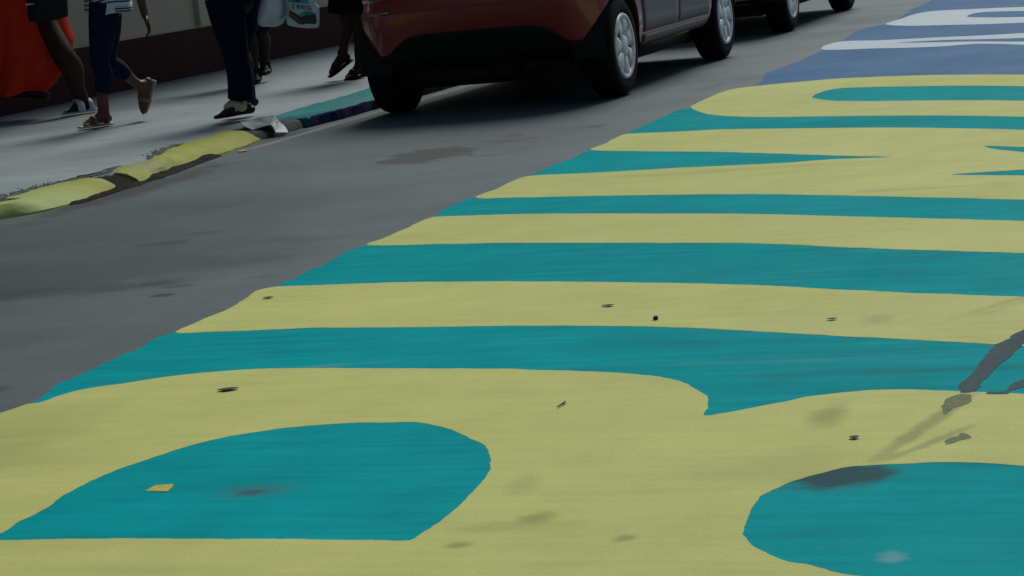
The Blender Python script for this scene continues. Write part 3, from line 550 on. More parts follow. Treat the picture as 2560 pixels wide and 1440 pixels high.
def patch(bm, zf, i0, i1, nz=8, off=.004, thick=.012, levels=None, rc=.30):
    """a curved piece lying on the body: zf(i) gives its lower and upper edge, i is the index round the outline"""
    idx = [i % NT for i in range(i0, i1 + 1)]; rows = [[], []]
    def pt(i, z, o):
        if levels is None: l = lerp_level(z)
        else:
            for a, b in zip(levels, levels[1:]):
                if z <= b[0]: break
            t = max(0, min(1, (z - a[0]) / (b[0] - a[0]))); l = tuple(a[q] + (b[q] - a[q]) * t for q in range(4))
        return outline(z, l[1] + o, l[2] - o, l[3] + o, rc)[i]
    V = []
    for o in (off, off - thick):
        g = []
        for i in idx:
            z0, z1 = zf(i)
            g.append([bm.verts.new(pt(i, z0 + (z1 - z0) * k / nz, o)) for k in range(nz + 1)])
        V.append(g)
    a, b = V; n = len(idx)
    for i in range(n - 1):
        for k in range(nz):
            bm.faces.new((a[i][k], a[i + 1][k], a[i + 1][k + 1], a[i][k + 1])); bm.faces.new((b[i][k + 1], b[i + 1][k + 1], b[i + 1][k], b[i][k]))
        bm.faces.new((a[i][0], b[i][0], b[i + 1][0], a[i + 1][0])); bm.faces.new((a[i + 1][nz], b[i + 1][nz], b[i][nz], a[i][nz]))
    for i in (0, n - 1):
        for k in range(nz): bm.faces.new((a[i][k], a[i][k + 1], b[i][k + 1], b[i][k]))
    bmesh.ops.recalc_face_normals(bm, faces=bm.faces)

WB, RW, TRK = 2.50, .298, .700
def make_wheel(parent, x, y, spokes=8, turn=0.):
    s = 1 if x > 0 else -1
    w = sub_empty('wheel', parent, (x, y, RW))
    w.rotation_euler = (turn, 0, 0 if s > 0 else math.pi)
    bm = bmesh.new()
    lathe_x(bm, [(.19, -.085), (.215, -.092), (.262, -.090), (.287, -.078), (RW - .001, -.05), (RW, 0), (RW - .001, .05), (.287, .078), (.262, .092), (.225, .095), (.2, .088), (.19, .07)], 56, closed=True)
    obj('tyre', bm, M['tyre'], w)
    bm = bmesh.new()   # wheel cover: outer ring, spokes, hub, dark openings between
    lathe_x(bm, [(.196, .070), (.200, .086), (.192, .098), (.176, .096), (.166, .084), (.17, .06)], 56, closed=True)
    lathe_x(bm, [(.001, .098), (.035, .098), (.06, .093), (.072, .082), (.075, .06)], 32)
    for k in range(spokes):
        a = 2 * math.pi * k / spokes; d = Vector((0, math.cos(a), math.sin(a))); t = Vector((0, -math.sin(a), math.cos(a)))
        R = []
        for r, wd, xo in ((.055, .024, .090), (.10, .039, .094), (.14, .052, .093), (.178, .060, .090)):
            R.append([d * r + t * (wd * q) + Vector((xo - (.005 if abs(q) > .9 else 0) - (.022 if iz else 0), 0, 0)) for q, iz in ((-1, 1), (-1, 0), (-.45, 0), (.45, 0), (1, 0), (1, 1))])
        loft(bm, R)
    obj('rim', bm, M['rim'], w)
    bm = bmesh.new(); lathe_x(bm, [(.001, .058), (.18, .062)], 40); obj('backing_disc', bm, M['under'], w)  # dark backing behind the spoke openings
    return w

def build_car(name, label, loc, paint, side_paint, group, twin=False, wb=WB):
    t = thing(name, label, 'car', loc, 0, group)
    bm = bmesh.new(); loft(bm, [outline(*l) for l in LV]); bmesh.ops.recalc_face_normals(bm, faces=bm.faces)
    body = obj('body', bm, paint, t)
    cut = bmesh.new()
    for y in (0, wb):
        for s in (-1, 1):
            lathe_x(cut, [(.001, s * .56), (.365, s * .56), (.365, s * 1.2), (.001, s * 1.2)], 48, c=Vector((0, y, RW + .012)))
    bmesh.ops.remove_doubles(cut, verts=cut.verts, dist=.002)
    bmesh.ops.recalc_face_normals(cut, faces=cut.faces)
    co = obj('arch_cutter', cut, M['under'], t)
    bake(body, [('BOOLEAN', {'operation': 'DIFFERENCE', 'object': co, 'solver': 'EXACT'})])
    body.data.set_sharp_from_angle(angle=math.radians(38))
    me = co.data; bpy.data.objects.remove(co); bpy.data.meshes.remove(me)
    bm = bmesh.new(); loft(bm, [outline(*l, .22, .06) for l in CV]); bmesh.ops.recalc_face_normals(bm, faces=bm.faces)
    obj('roof', bm, paint, t)
    r0 = NR + NCN; ns = NS
    bm = bmesh.new(); patch(bm, lambda i: (1.02, 1.34), 1, NR - 2, 8, .004, .01, CV, .22); obj('rear_window', bm, M['glass'], t)
    f0 = NR + 2 * NCN + NS
    bm = bmesh.new(); patch(bm, lambda i: (1.0, 1.36), f0 + 1, f0 + NR - 2, 8, .004, .01, CV, .22); obj('windscreen', bm, M['glass'], t)
    for s0 in (r0, 2 * NR + 3 * NCN + NS):
        a, b = (4, 20) if s0 == r0 else (23, 39); c, d = (22, 36) if s0 == r0 else (7, 21)
        for e, f in ((a, b), (c, d)):
            bm = bmesh.new(); patch(bm, lambda i: (1.0, 1.32), s0 + e, s0 + f, 6, .004, .01, CV, .22); obj('side_window', bm, M['glass'], t)
    # lower bumper in black plastic, its upper edge dropping towards the corners
    lo, hi = -NCN - 2, NR + NCN + 1
    def bump_edge(i):
        k = i if i < NT // 2 else i - NT
        u = abs((k - (NR - 1) / 2) / (NR / 2 - .5))           # 1 at the straight end of the rear edge
        e = .487 + .006 * math.cos(u * 2) - .11 * max(0., min(1., (u - .80) / .42)) ** .9
        return (.262 if not twin else .262, e)
    bm = bmesh.new(); patch(bm, bump_edge, lo, hi, 10, .006, .02); bp = obj('rear_bumper', bm, M['car_black'], t)
    if twin:
        bm = bmesh.new(); patch(bm, lambda i: (.285, .300), 2, NR + 3, 2, .011, .01); obj('bumper_strip', bm, M['chrome'], bp)  # thin bright metallic strip along the lower bumper
    # doors of the street side and of the kerb side
    def sill(i):
        return (.272, .93)
    for s0, sg in ((r0, 1), (2 * NR + 3 * NCN + NS, -1)):
        y0, y1 = (outline(.5, .80, -.48, 3.19)[s0].y, outline(.5, .80, -.48, 3.19)[s0 + NS - 1].y)
        def ix(y): return s0 + round((y - y0) / (y1 - y0) * (NS - 1))
        if sg > 0: spans = ((ix(.405), ix(1.22)), (ix(1.27), ix(2.07)))
        else: spans = ((ix(1.22), ix(.405)), (ix(2.07), ix(1.27)))
        for a, b in spans:
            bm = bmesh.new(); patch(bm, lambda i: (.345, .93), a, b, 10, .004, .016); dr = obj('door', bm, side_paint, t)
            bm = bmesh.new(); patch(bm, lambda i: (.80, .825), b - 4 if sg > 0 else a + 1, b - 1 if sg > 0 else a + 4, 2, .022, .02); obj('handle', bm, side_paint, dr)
        a, b = (ix(.395), ix(2.09)) if sg > 0 else (ix(2.09), ix(.395))
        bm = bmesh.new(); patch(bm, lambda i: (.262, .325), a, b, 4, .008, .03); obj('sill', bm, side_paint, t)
    for a, b in ((NR - 1, NR + NCN), (NT - NCN - 1, NT)):
        bm = bmesh.new(); patch(bm, lambda i: (.70, .90), a, b, 6, .006, .014); obj('tail_light', bm, M['lamp_red'], t)
    for a, b in ((f0 - NCN, f0 + 1), (f0 + NR - 2, f0 + NR + NCN - 1)):
        bm = bmesh.new(); patch(bm, lambda i: (.66, .78), a, b, 6, .006, .014); obj('headlight', bm, M['lamp_clear'], t)
    if not twin:
        bm = bmesh.new(); patch(bm, lambda i: (.632, .640), -1, 0, 2, .02, .012); obj('reflector', bm, M['lamp_clear'], t)
    bm = bmesh.new()
    box(bm, (-.58, -.24, .155), (.58, 2.95, .26)); box(bm, (-.45, -.30, .19), (.2, .4, .26)); box(bm, (-.62, -.05, .16), (.62, .05, .24)); box(bm, (-.60, WB - .05, .16), (.60, WB + .05, .24))
    tube(bm, [(.30, -.36, .25), (.30, .2, .23), (.1, .9, .22)], [.03, .03, .03])
    box(bm, (.25, -.25, .19), (.52, .05, .30)); obj('underbody', bm, M['under'], t)
    for s in (-1, 1):
        for y in (0, wb):
            make_wheel(t, s * TRK, y, 7 if not twin else 10, .35 if y == 0 else .1)
            bm = bmesh.new(); n = 30; rr = [[], []]
            for q, x in enumerate((.58, .783)):
                for j in range(n + 1):
                    a = math.radians(-8 + 196 * j / n); rr[q].append(bm.verts.new((s * x, y + .358 * math.cos(a), RW + .012 + .358 * math.sin(a))))
            for j in range(n): bm.faces.new((rr[0][j], rr[0][j + 1], rr[1][j + 1], rr[1][j]))
            obj('arch_liner', bm, M['under'], t)
        bm = bmesh.new(); tube(bm, [(s * .75, 1.75, .98), (s * .83, 1.74, 1.0), (s * .94, 1.74, 1.0)], [(.03, .02), (.07, .05), (.06, .045)]); obj('mirror', bm, paint, t)
    return t

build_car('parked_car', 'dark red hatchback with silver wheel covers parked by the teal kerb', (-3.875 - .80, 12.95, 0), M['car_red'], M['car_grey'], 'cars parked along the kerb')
build_car('parked_car', 'silver car with a black lower bumper parked ahead of the red hatchback', (-3.95 - .80, 18.02, 0), M['car_silver'], M['car_silver'], 'cars parked along the kerb', True)

# ---------------------------------------------------------------- people
def V3(p): return Vector(p)
def hand_tubes(bm, wr, d, side, back, s=1., curl=.5, hold=False):
    """palm, four bent fingers of different length and a thumb off the side of the palm; back = normal of the hand's back"""
    d = d.normalized(); side = (side - d * side.dot(d)).normalized(); back = d.cross(side) * (1 if d.cross(side).dot(back) > 0 else -1)
    kn = wr + d * .085 * s
    tube(bm, [wr - d * .01, wr + d * .04 * s, kn], [(.026 * s, .018 * s), (.037 * s, .016 * s), (.040 * s, .013 * s)], 12, side)
    for k, (o, l) in enumerate(((.030, .070), (.010, .080), (-.010, .074), (-.029, .058))):
        b = kn + side * o * s; c1 = curl * (1 + .12 * k)
        p = [b]; a = c1 * .45
        for q, f in enumerate((.45, .3, .25)):
            v = d * math.cos(a) - back * math.sin(a); p.append(p[-1] + v * l * f * s); a += c1 * (1.5 if hold else .8)
        tube(bm, p, [.0092 * s, .0088 * s, .008 * s, .0068 * s], 8, None, 3)
    tb = wr + d * .025 * s + side * .03 * s
    tube(bm, [tb, tb + (d * .5 + side * .8 - back * .3).normalized() * .035 * s, tb + (d * .85 + side * .75 - back * .5).normalized() * .068 * s], [.013 * s, .0105 * s, .008 * s], 8, None, 4)

def foot_tubes(bm, ank, heel, toe, s=1.):
    d = (toe - heel); ln = d.length; d.normalize()
    up = (ank - heel); up = (up - d * up.dot(d)).normalized(); sd = d.cross(up)
    tube(bm, [ank + up * .02 * s, ank * .55 + heel * .45 + up * .0, heel + up * .028 * s], [.036 * s, .038 * s, .030 * s], 12)
    tube(bm, [heel + up * .030 * s, heel.lerp(toe, .35) + up * .040 * s, heel.lerp(toe, .68) + up * .027 * s, heel.lerp(toe, .86) + up * .018 * s],
         [(.030 * s, .029 * s), (.035 * s, .036 * s), (.043 * s, .024 * s), (.040 * s, .015 * s)], 14, sd)
    tube(bm, [ank, ank.lerp(heel.lerp(toe, .45) + up * .045 * s, .6), heel.lerp(toe, .55) + up * .035 * s], [.034 * s, .032 * s, .026 * s], 12, sd)
    for k in range(5):
        o = (-.032 + .0155 * k) * s; r = (.0115 if k == 0 else .0085) * s; l = (.055, .052, .046, .038, .030)[k] * s
        b = heel.lerp(toe, .80) + sd * o + up * .012 * s
        tube(bm, [b, b + d * l * .6 + up * .003, b + d * l], [r, r, r * .8], 8, None, 3)

def leg_tubes(bm, hip, knee, ank, fwd, s=1., k=1., fat=1.):
    calf = knee.lerp(ank, .32) - fwd * .022 * s
    tube(bm, [hip, hip.lerp(knee, .45), knee, calf, knee.lerp(ank, .70), ank], [.088 * s * k, .075 * s * k, .054 * s * k * fat, .053 * s * k * fat, .038 * s * k * fat, .033 * s * fat], 16)

def body_mesh(J, fwd, s=1., k=1., pose=None):
    """one continuous figure: legs, feet, torso, arms with hands, neck, head"""
    bm = bmesh.new(); fwd = fwd.normalized(); up = Vector((0, 0, 1)); sd = fwd.cross(up)
    for n in '12':
        leg_tubes(bm, V3(J['hip' + n]), V3(J['knee' + n]), V3(J['ank' + n]), fwd, s, k, J.get('fat' + n, 1.))
        foot_tubes(bm, V3(J['ank' + n]), V3(J['heel' + n]), V3(J['toe' + n]), s)
    pel = V3(J['pel']); lean = J.get('lean', Vector((0, 0, 0)))
    waist = pel + (up * .17 + lean * .3) * s; chest = pel + (up * .36 + lean * .7) * s; neck = pel + (up * .54 + lean) * s
    tube(bm, [pel - up * .08 * s, pel + up * .02, waist, chest, neck - up * .05 * s, neck], [(.14 * s, .10 * s), (.165 * s, .115 * s), (.13 * s, .10 * s), (.165 * s, .115 * s), (.13 * s, .08 * s), (.055 * s, .055 * s)], 20, sd)
    hd = neck + up * .19 * s + fwd * .03 * s
    tube(bm, [neck - up * .03, neck + up * .07 * s + fwd * .01], [.055 * s, .05 * s], 12)
    tube(bm, [hd - up * .075 * s + fwd * .03 * s, hd - up * .02 * s + fwd * .012 * s, hd + up * .045 * s], [(.05 * s, .055 * s), (.07 * s, .083 * s), (.072 * s, .088 * s)], 18, sd)
    tube(bm, [hd + fwd * .085 * s + up * .02 * s, hd + fwd * .108 * s - up * .018 * s], [.010 * s, .016 * s], 8)
    tube(bm, [hd + fwd * .086 * s - up * .052 * s - sd * .02 * s, hd + fwd * .093 * s - up * .05 * s, hd + fwd * .086 * s - up * .052 * s + sd * .02 * s], [.006 * s, .009 * s, .006 * s], 8)
    for q in (-1, 1): tube(bm, [hd + sd * q * .073 * s + up * .02 * s - fwd * .01 * s, hd + sd * q * .076 * s - up * .03 * s - fwd * .005 * s], [(.008 * s, .02 * s), (.008 * s, .014 * s)], 8, sd)
    for arm in pose or ():
        sh, el, wr = (V3(a) for a in arm[:3]); hd_dir = V3(arm[3])
        tube(bm, [sh, sh.lerp(el, .5), el, el.lerp(wr, .35), wr], [.05 * s, .044 * s, .038 * s, .037 * s, .026 * s], 12)
        tube(bm, [neck - up * .07 * s, sh], [.06 * s, .052 * s], 12)
        hand_tubes(bm, wr, hd_dir, V3(arm[4]), V3(arm[5]), s, arm[6] if len(arm) > 6 else .5, len(arm) > 7)
    return bm, neck, hd, sd

def person(label, P, fwd, skin, s=1., k=1., pose=None):
    t = thing('person', label, 'person', P['foot'])
    bm, neck, hd, sd = body_mesh(P, fwd, s, k, pose)
    o = obj('body', bm, M[skin], t, True, P['foot'])
    bake(o, [('REMESH', {'mode': 'VOXEL', 'voxel_size': .006, 'use_smooth_shade': True}), ('SMOOTH', {'factor': .5, 'iterations': 4})])
    up = Vector((0, 0, 1)); fw = Vector(fwd).normalized()
    for q in (-1, 1):
        bm = bmesh.new(); bmesh.ops.create_icosphere(bm, subdivisions=2, radius=.0125 * s, matrix=Matrix.Translation(hd + fw * .083 * s + sd * q * .031 * s + up * .02 * s))
        obj('eye', bm, M['eye'], t, True, P['foot'])
    bm = bmesh.new(); tube(bm, [hd - fw * .045 * s - up * .03 * s, hd - fw * .02 * s + up * .03 * s, hd + up * .062 * s + fw * .01 * s], [(.072 * s, .06 * s), (.083 * s, .085 * s), (.078 * s, .088 * s)], 18, sd)
    obj('hair', bm, M['hair'], t, True, P['foot'])
    return t, neck, hd, sd

def garment(name, tubes, mat, t, P, voxel=.009, smooth=3, fold=0.):
    bm = bmesh.new()
    for a in tubes: tube(bm, *a[:2], 18, a[2] if len(a) > 2 else None, 5, True)
    o = obj(name, bm, M[mat], t, True, P['foot'])
    bake(o, [('REMESH', {'mode': 'VOXEL', 'voxel_size': voxel, 'use_smooth_shade': True}), ('SMOOTH', {'factor': .5, 'iterations': smooth})])
    if fold:
        for v in o.data.vertices:
            c = v.co; n = mnoise.noise(Vector((c.x * 9, c.y * 9, c.z * 4))) + .5 * mnoise.noise(Vector((c.x * 20, c.y * 20, c.z * 9)))
            v.co = c + v.normal * n * fold
    return o

def shoe(name, heel, toe, up, mat, t, P, w=.042, h=.03, sole=None, open_top=False):
    bm = bmesh.new(); d = (toe - heel).normalized(); sd = d.cross(up).normalized()
    if open_top:
        tube(bm, [heel + up * .006, heel.lerp(toe, .4) + up * .006, heel.lerp(toe, .75) + up * .006, toe + up * .006], [(w * .85, .009), (w * .85, .009), (w * 1.12, .009), (w * .8, .008)], 14, sd)
    else:
        tube(bm, [heel + up * h, heel.lerp(toe, .3) + up * h * .85, heel.lerp(toe, .7) + up * h * .7, toe + up * h * .45], [(w * .8, h), (w * .85, h * .8), (w, h * .72), (w * .45, h * .42)], 14, sd)
    return obj(name, bm, M[mat], t, True, P['foot'])

def strap(bm, heel, toe, up, f, h, r=.006, w=.044):
    d = (toe - heel).normalized(); sd = d.cross(up).normalized(); c = heel.lerp(toe, f)
    tube(bm, [c - sd * w + up * .006, c - sd * w * .8 + up * h * .7, c + up * h, c + sd * w * .8 + up * h * .7, c + sd * w + up * .006], [(r * 1.8, r * .6)] * 5, 8, d)

up = Vector((0, 0, 1))
def head_to(P, x, y): return Vector((x, y, 0)).normalized()

# striped shirt walker -----------------------------------------------------
P = dict(PPL['p2']); RH = Vector((P['view'][1], -P['view'][0], 0)); VW = Vector(P['view'])
F = -RH * .93 - VW * .36
P['lean'] = Vector((0, 0, 0)); Jn = {k: V3(v) for k, v in P.items()}
sh = Jn['sh']; far_sh = Jn['sh'] - VW * .0 + RH * -.06 - VW * .28 + up * .0
other = far_sh
pose = [(sh, Jn['el'], Jn['wr'], Jn['fing'] - Jn['wr'], VW * -1 + RH * .2, RH, .45),
        (other, other + F * .04 - up * .24, other + F * .22 - up * .16, F + up * .3, RH * .3 - VW, -F, .6)]
t, neck, hd, sd = person('person in a white striped shirt and navy cropped leggings mid step, one heel raised', P, F, 'skin_brown', .93, .92, pose)
hp = Jn['pel']
garment('leggings', [
    ([Jn['hip1'], Jn['hip1'].lerp(Jn['knee1'], .5), Jn['knee1'], Jn['knee1'].lerp(Jn['ank1'], .3) - F * .02, Jn['knee1'].lerp(Jn['ank1'], .60)], [.100, .088, .062, .060, .050]),
    ([Jn['hip2'], Jn['hip2'].lerp(Jn['knee2'], .5), Jn['knee2'], Jn['knee2'].lerp(Jn['ank2'], .28) - F * .005, Jn['knee2'].lerp(Jn['ank2'], .58)], [.100, .088, .062, .058, .048]),
    ([hp - up * .07, hp + up * .12], [(.165, .13), (.15, .115)], sd)], 'navy', t, P, fold=.004)
bm = bmesh.new(); a1 = Jn['ank1']; tube(bm, [Jn['knee1'].lerp(a1, .62), Jn['knee1'].lerp(a1, .8), a1 - up * .03], [.0385, .038, .037], 16, None, 5, True)
obj('lit_ankle_skin', bm, M['red_lit_skin'], t, True, P['foot'])  # bare ankle, its reddish light put into the colour of a sleeve
shoe('sandal', Jn['heel1'] - F * .02 - up * .018, Jn['toe1'] + F * .035 - up * .010, up, 'sole_pale', t, P, .052, open_top=True)
bm = bmesh.new(); strap(bm, Jn['heel1'] - up * .015, Jn['toe1'] - up * .01, up, .62, .068, .007, .050); obj('sandal_strap', bm, M['sandal_tan'], t, True, P['foot'])
u2 = (Jn['ank2'] - Jn['heel2']); d2 = (Jn['toe2'] - Jn['heel2']).normalized(); u2 = (u2 - d2 * u2.dot(d2)).normalized()
shoe('sandal', Jn['heel2'] - d2 * .012 - u2 * .020, Jn['toe2'] - u2 * .016, u2, 'sole_pale', t, P, .044, open_top=True)
bm = bmesh.new(); strap(bm, Jn['heel2'] - u2 * .012, Jn['toe2'] - u2 * .012, u2, .6, .068, .007, .050); obj('sandal_strap', bm, M['sandal_tan'], t, True, P['foot'])
# shirt: an open hanging hem, longer at the back, ringed with navy stripes
bm = bmesh.new(); R = []; N = 48
for q in range(15):
    f = q / 14; z = f
    c = (hp - up * .115) * (1 - f) + (neck - up * .05) * f
    rx = .20 - .035 * math.sin(f * 3.1) if f < .8 else .17 - (f - .8) * .35; ry = .15 - .02 * math.sin(f * 3.1) if f < .8 else .125 - (f - .8) * .25
    ring = []
    for j in range(N):
        a = 2 * math.pi * j / N; dv = sd * (rx * math.cos(a)) + F * (ry * math.sin(a))
        rip = 1 + .05 * math.sin(a * 7 + 1) * (1 - f) ** 2
        hem = (-.025 * math.sin(a + .5) - .02 + .012 * math.sin(3 * a)) * (1 - f) ** 2
        ring.append(c + dv * rip + up * hem)
    R.append(ring)
V = loft(bm, R, True, False)
bm.faces.ensure_lookup_table()
o = obj('shirt', bm, M['shirt'], t, True, P['foot'])
for row in (.12, .52, .95, 1.6, 2.2, 2.8, 3.6, 4.4, 5.2, 6.0):
    bm = bmesh.new(); i0 = int(row); fr = row - i0
    lo = [R[i0][j].lerp(R[i0 + 1][j], fr) for j in range(N)]; hi = [R[i0][j].lerp(R[min(i0 + 1, 13)][j], min(1, fr + .22)) for j in range(N)]
    c0 = sum(lo, Vector()) / N
    rng = range(22, N + 1) if row < 1.2 else range(N)
    A = [[bm.verts.new(p + (p - c0).normalized() * .003) for p in (lo[j % N], hi[j % N])] for j in list(rng) + ([0] if row >= 1.2 else [])]
    for a, b in zip(A, A[1:]): bm.faces.new((a[0], b[0], b[1], a[1]))
    obj('stripe', bm, M['stripe'], o, True, P['foot']).location = (0, 0, 0)

# red skirt walker with a black handbag -------------------------------------
P = dict(PPL['p1']); VW = Vector(P['view']); RH = Vector((VW.y, -VW.x, 0)); Jn = {k: V3(v) for k, v in P.items() if not k.startswith(('s', 'bag'))}
F = -RH * .92 - VW * .38; s = 1.
wa = Jn['waist']
P['fat1'] = 1.5; P['hip1'] = Jn['hip'] ; P['knee1'] = Jn['kn'] ; P['ank1'] = Jn['ank']; P['heel1'] = Jn['heel']; P['toe1'] = Jn['toe']
P['pel'] = Vector((wa.x, wa.y, .93)); P['hip1'] = P['pel'] + RH * .04 - VW * .06 - up * .06
P['hip2'] = P['pel'] + VW * .08 - up * .06
P['ank2'] = Jn['ank2']; P['toe2'] = Jn['toe2']; P['heel2'] = Jn['ank2'] - F * .04 - up * .05; P['knee2'] = P['hip2'].lerp(P['ank2'], .5) + F * .10
shl = P['pel'] + up * .46 - VW * .19; shr = P['pel'] + up * .46 + VW * .19
hold = (V3(P['bag_tl']) + V3(P['bag_tr'])) / 2 + up * .14
pose = [(shl, (shl + hold) / 2 - F * .05, hold + up * .07, -up, F, -VW, 1.2, True), (shr, shr - up * .27 + F * .06, shr - up * .45 + F * .18, F * .4 - up, F, VW, .5)]
t, neck, hd, sd = person('person in a long red orange skirt stepping out with one bare leg', P, F, 'skin_dark', 1., 1.0, pose)
bm = bmesh.new(); R = []; N = 72
lv = [(V3(P[f's{i}l']), V3(P[f's{i}r'])) for i in range(9)]
for q in range(41):
    f = q / 40 * 8; i = min(7, int(f)); u = f - i
    l = lv[i][0].lerp(lv[i + 1][0], u); r = lv[i][1].lerp(lv[i + 1][1], u); c = (l + r) / 2; rx = (r - l).length / 2; ry = .13 + .09 * min(1, f / 5)
    g = q / 40; ring = []
    for j in range(N):
        a = 2 * math.pi * j / N
        w = 1 + g * (.13 * math.sin(a * 5 + 3.2 * g) + .09 * math.sin(a * 9 + 1 - 4 * g) + .04 * math.sin(a * 17 + 5 * g)) - g * .08 + .20 * g * (abs(math.sin(a * 3.5 + 2.5 * g)) - .6)
        p = c + RH * rx * math.cos(a) * (w if abs(math.cos(a)) < .8 else 1) + VW * ry * math.sin(a) * w
        ring.append(p + up * g * g * .012 * math.sin(a * 5))
    R.append(ring)
loft(bm, R, True, False); o = obj('skirt', bm, M['red_cloth'], t, True, P['foot'])
bake(o, [('SOLIDIFY', {'thickness': .004}), ('SUBSURF', {'levels': 1})])
garment('top', [([P['pel'] + up * .0, P['pel'] + up * .2, P['pel'] + up * .38, neck - up * .04], [(.185, .135), (.155, .12), (.185, .135), (.10, .08)], sd)], 'red_cloth', t, P, .011, fold=.003)
u1 = up; h1 = Jn['heel'] - up * .012; t1 = Jn['toe']
shoe('sandal', h1 - F * .03 - up * .006, t1 + F * .035 - up * .002, up, 'sandal_white', t, P, .058, open_top=True)
shoe('footbed', h1 - F * .015 + up * .004, t1 + F * .02 + up * .006, up, 'black_leather', t, P, .050, open_top=True)
bm = bmesh.new(); strap(bm, h1, t1, up, .58, .086, .016, .062); obj('sandal_strap', bm, M['sandal_white'], t, True, P['foot']); bm = bmesh.new(); strap(bm, h1, t1, up, .12, .085, .010, .058); obj('sandal_strap', bm, M['sandal_white'], t, True, P['foot'])
shoe('sandal', P['heel2'] - up * .01, P['toe2'] + F * .02, up, 'black_leather', t, P, .045, open_top=True)

def pillow(bm, outl, nrm, thick, power=.5, rings=9, wrinkle=0., seed=0., flat=0.):
    """closed bag shape: an outline in a vertical plane swelling to both sides"""
    O = smooth3(outl, 6); c = sum(O, Vector()) / len(O); n = len(O); fb = []
    for sgn in (-1, 1):
        rr = []
        for k in range(rings + 1):
            s_ = math.cos(math.pi / 2 * k / rings) if not flat else 1 - k / rings * (.30 if k < rings else 1)
            d = (max(0, 1 - s_ ** (2 if not flat else 6))) ** power if not flat else min(1, (k / (rings * flat)) ** .5 if k else 0)
            rr.append([c + (p - c) * s_ + nrm * (sgn * thick * d) for p in O] if k < rings else [c + nrm * sgn * thick * d])
        fb.append(rr)
    rim = [bm.verts.new(p) for p in fb[0][0]]
    for sgn, rr in zip((-1, 1), fb):
        prev = rim
        for k in range(1, rings):
            cur = []
            for p in rr[k]:
                w = (mnoise.noise(p * 14 + Vector((seed, 0, 0))) + .6 * mnoise.noise(p * 31 + Vector((seed, 3, 0)))) * wrinkle if wrinkle else 0
                cur.append(bm.verts.new(p + nrm * sgn * w))
            for j in range(n): bm.faces.new((prev[j], prev[(j + 1) % n], cur[(j + 1) % n], cur[j]))
            prev = cur
        ce = bm.verts.new(rr[-1][0])
        for j in range(n): bm.faces.new((prev[j], prev[(j + 1) % n], ce))
    bmesh.ops.recalc_face_normals(bm, faces=bm.faces)

def smooth3(pts, per):
    P_ = [V3(p) for p in pts]; n = len(P_); out = []
    for i in range(n):
        a, b, c, d = P_[i - 1], P_[i], P_[(i + 1) % n], P_[(i + 2) % n]
        m1 = (c - a) * .35; m2 = (d - b) * .35
        for k in range(per):
            u = k / per; out.append((2 * u ** 3 - 3 * u * u + 1) * b + (u ** 3 - 2 * u * u + u) * m1 + (3 * u * u - 2 * u ** 3) * c + (u ** 3 - u * u) * m2)
    return out

base = (V3(P['bag_bl']) + V3(P['bag_br'])) / 2
bl, br, tl, tr = (V3(P[k]) for k in ('bag_bl', 'bag_br', 'bag_tl', 'bag_tr'))
hb = thing('handbag', 'black leather handbag held beside the red orange skirt', 'handbag', base)
bm = bmesh.new(); pillow(bm, [bl.lerp(br, .06), bl.lerp(br, .5) - up * .012, bl.lerp(br, .94), br.lerp(tr, .08), br.lerp(tr, .5) , tr, tr.lerp(tl, .5), tl, tl.lerp(bl, .5), bl.lerp(tl, .08)], VW, .06, .5, 9, .004, 2.)
obj('bag_body', bm, M['black_leather'], hb, True, base)
bm = bmesh.new()
for q in (-.03, .03): tube(bm, [tl.lerp(tr, .2) + VW * q, tl.lerp(tr, .3) + up * .13 + VW * q * .5, tl.lerp(tr, .5) + up * .165 + VW * q * .3, tl.lerp(tr, .7) + up * .13 + VW * q * .5, tl.lerp(tr, .8) + VW * q], [.008] * 5, 10)
obj('handle', bm, M['black_leather'], hb, True, base)
bm = bmesh.new(); zz = tl.lerp(bl, .62) - RH * .005; tube(bm, [zz - VW * .05, zz + RH * .055 - VW * .064 + up * .002], [(.010, .003), (.003, .002)], 8, up); obj('clasp', bm, M['sandal_white'], hb, True, base)

# person with carrier bags ---------------------------------------------------
P = dict(PPL['p3']); VW = Vector(P['view']); RH = Vector((VW.y, -VW.x, 0)); Jn = {k: V3(v) for k, v in P.items() if not (k[0] in 'bcgktuvm' and k[1:].isdigit() and len(k) < 4)}
Jn.update({k: V3(P[k]) for k in ('toe1', 'toe2')})
F = -RH * .88 - VW * .47; P = {**P, **Jn}
pel = P['pel']; shr = pel + up * .46 + RH * .15 + VW * .1; shl = pel + up * .46 - RH * .12 - VW * .12
hnd = P['hand'] + up * .05
pose = [(shr, (shr + hnd) / 2 + RH * .03, hnd + up * .06, -up, F, RH, 1.3, True), (shl, shl - up * .25 + F * .06, shl - up * .14 + F * .26, F + up * .3, F, -RH, .6)]
t, neck, hd, sd = person('person in dark flared trousers and black flat shoes carrying shopping bags near the kerb', P, F, 'skin_dark', 1., 1., pose)
h1, k1, a1, h2, k2, a2 = (P[k] for k in ('hip1', 'knee1', 'ank1', 'hip2', 'knee2', 'ank2'))
garment('trousers', [
    ([h1 - RH * .03, h1.lerp(k1, .5) - RH * .012, k1 + RH * .005, k1.lerp(a1, .5) - F * .02, a1 + up * .035 - F * .012], [.125, .105, .082, .078, .082]),
    ([h2 + RH * .02, h2.lerp(k2, .5) + RH * .01, k2 - RH * .015, k2.lerp(a2, .5), a2 + up * .01], [.12, .095, .072, .068, .070]),
    ([pel - up * .09, pel + up * .12], [(.19, .145), (.165, .125)], sd)], 'navy_dark', t, P, .010, fold=.006)
garment('shirt', [([pel + up * .03, pel + up * .2, pel + up * .38, neck - up * .04], [(.19, .145), (.16, .12), (.19, .135), (.10, .08)], sd)], 'tee', t, P, .011, fold=.003)
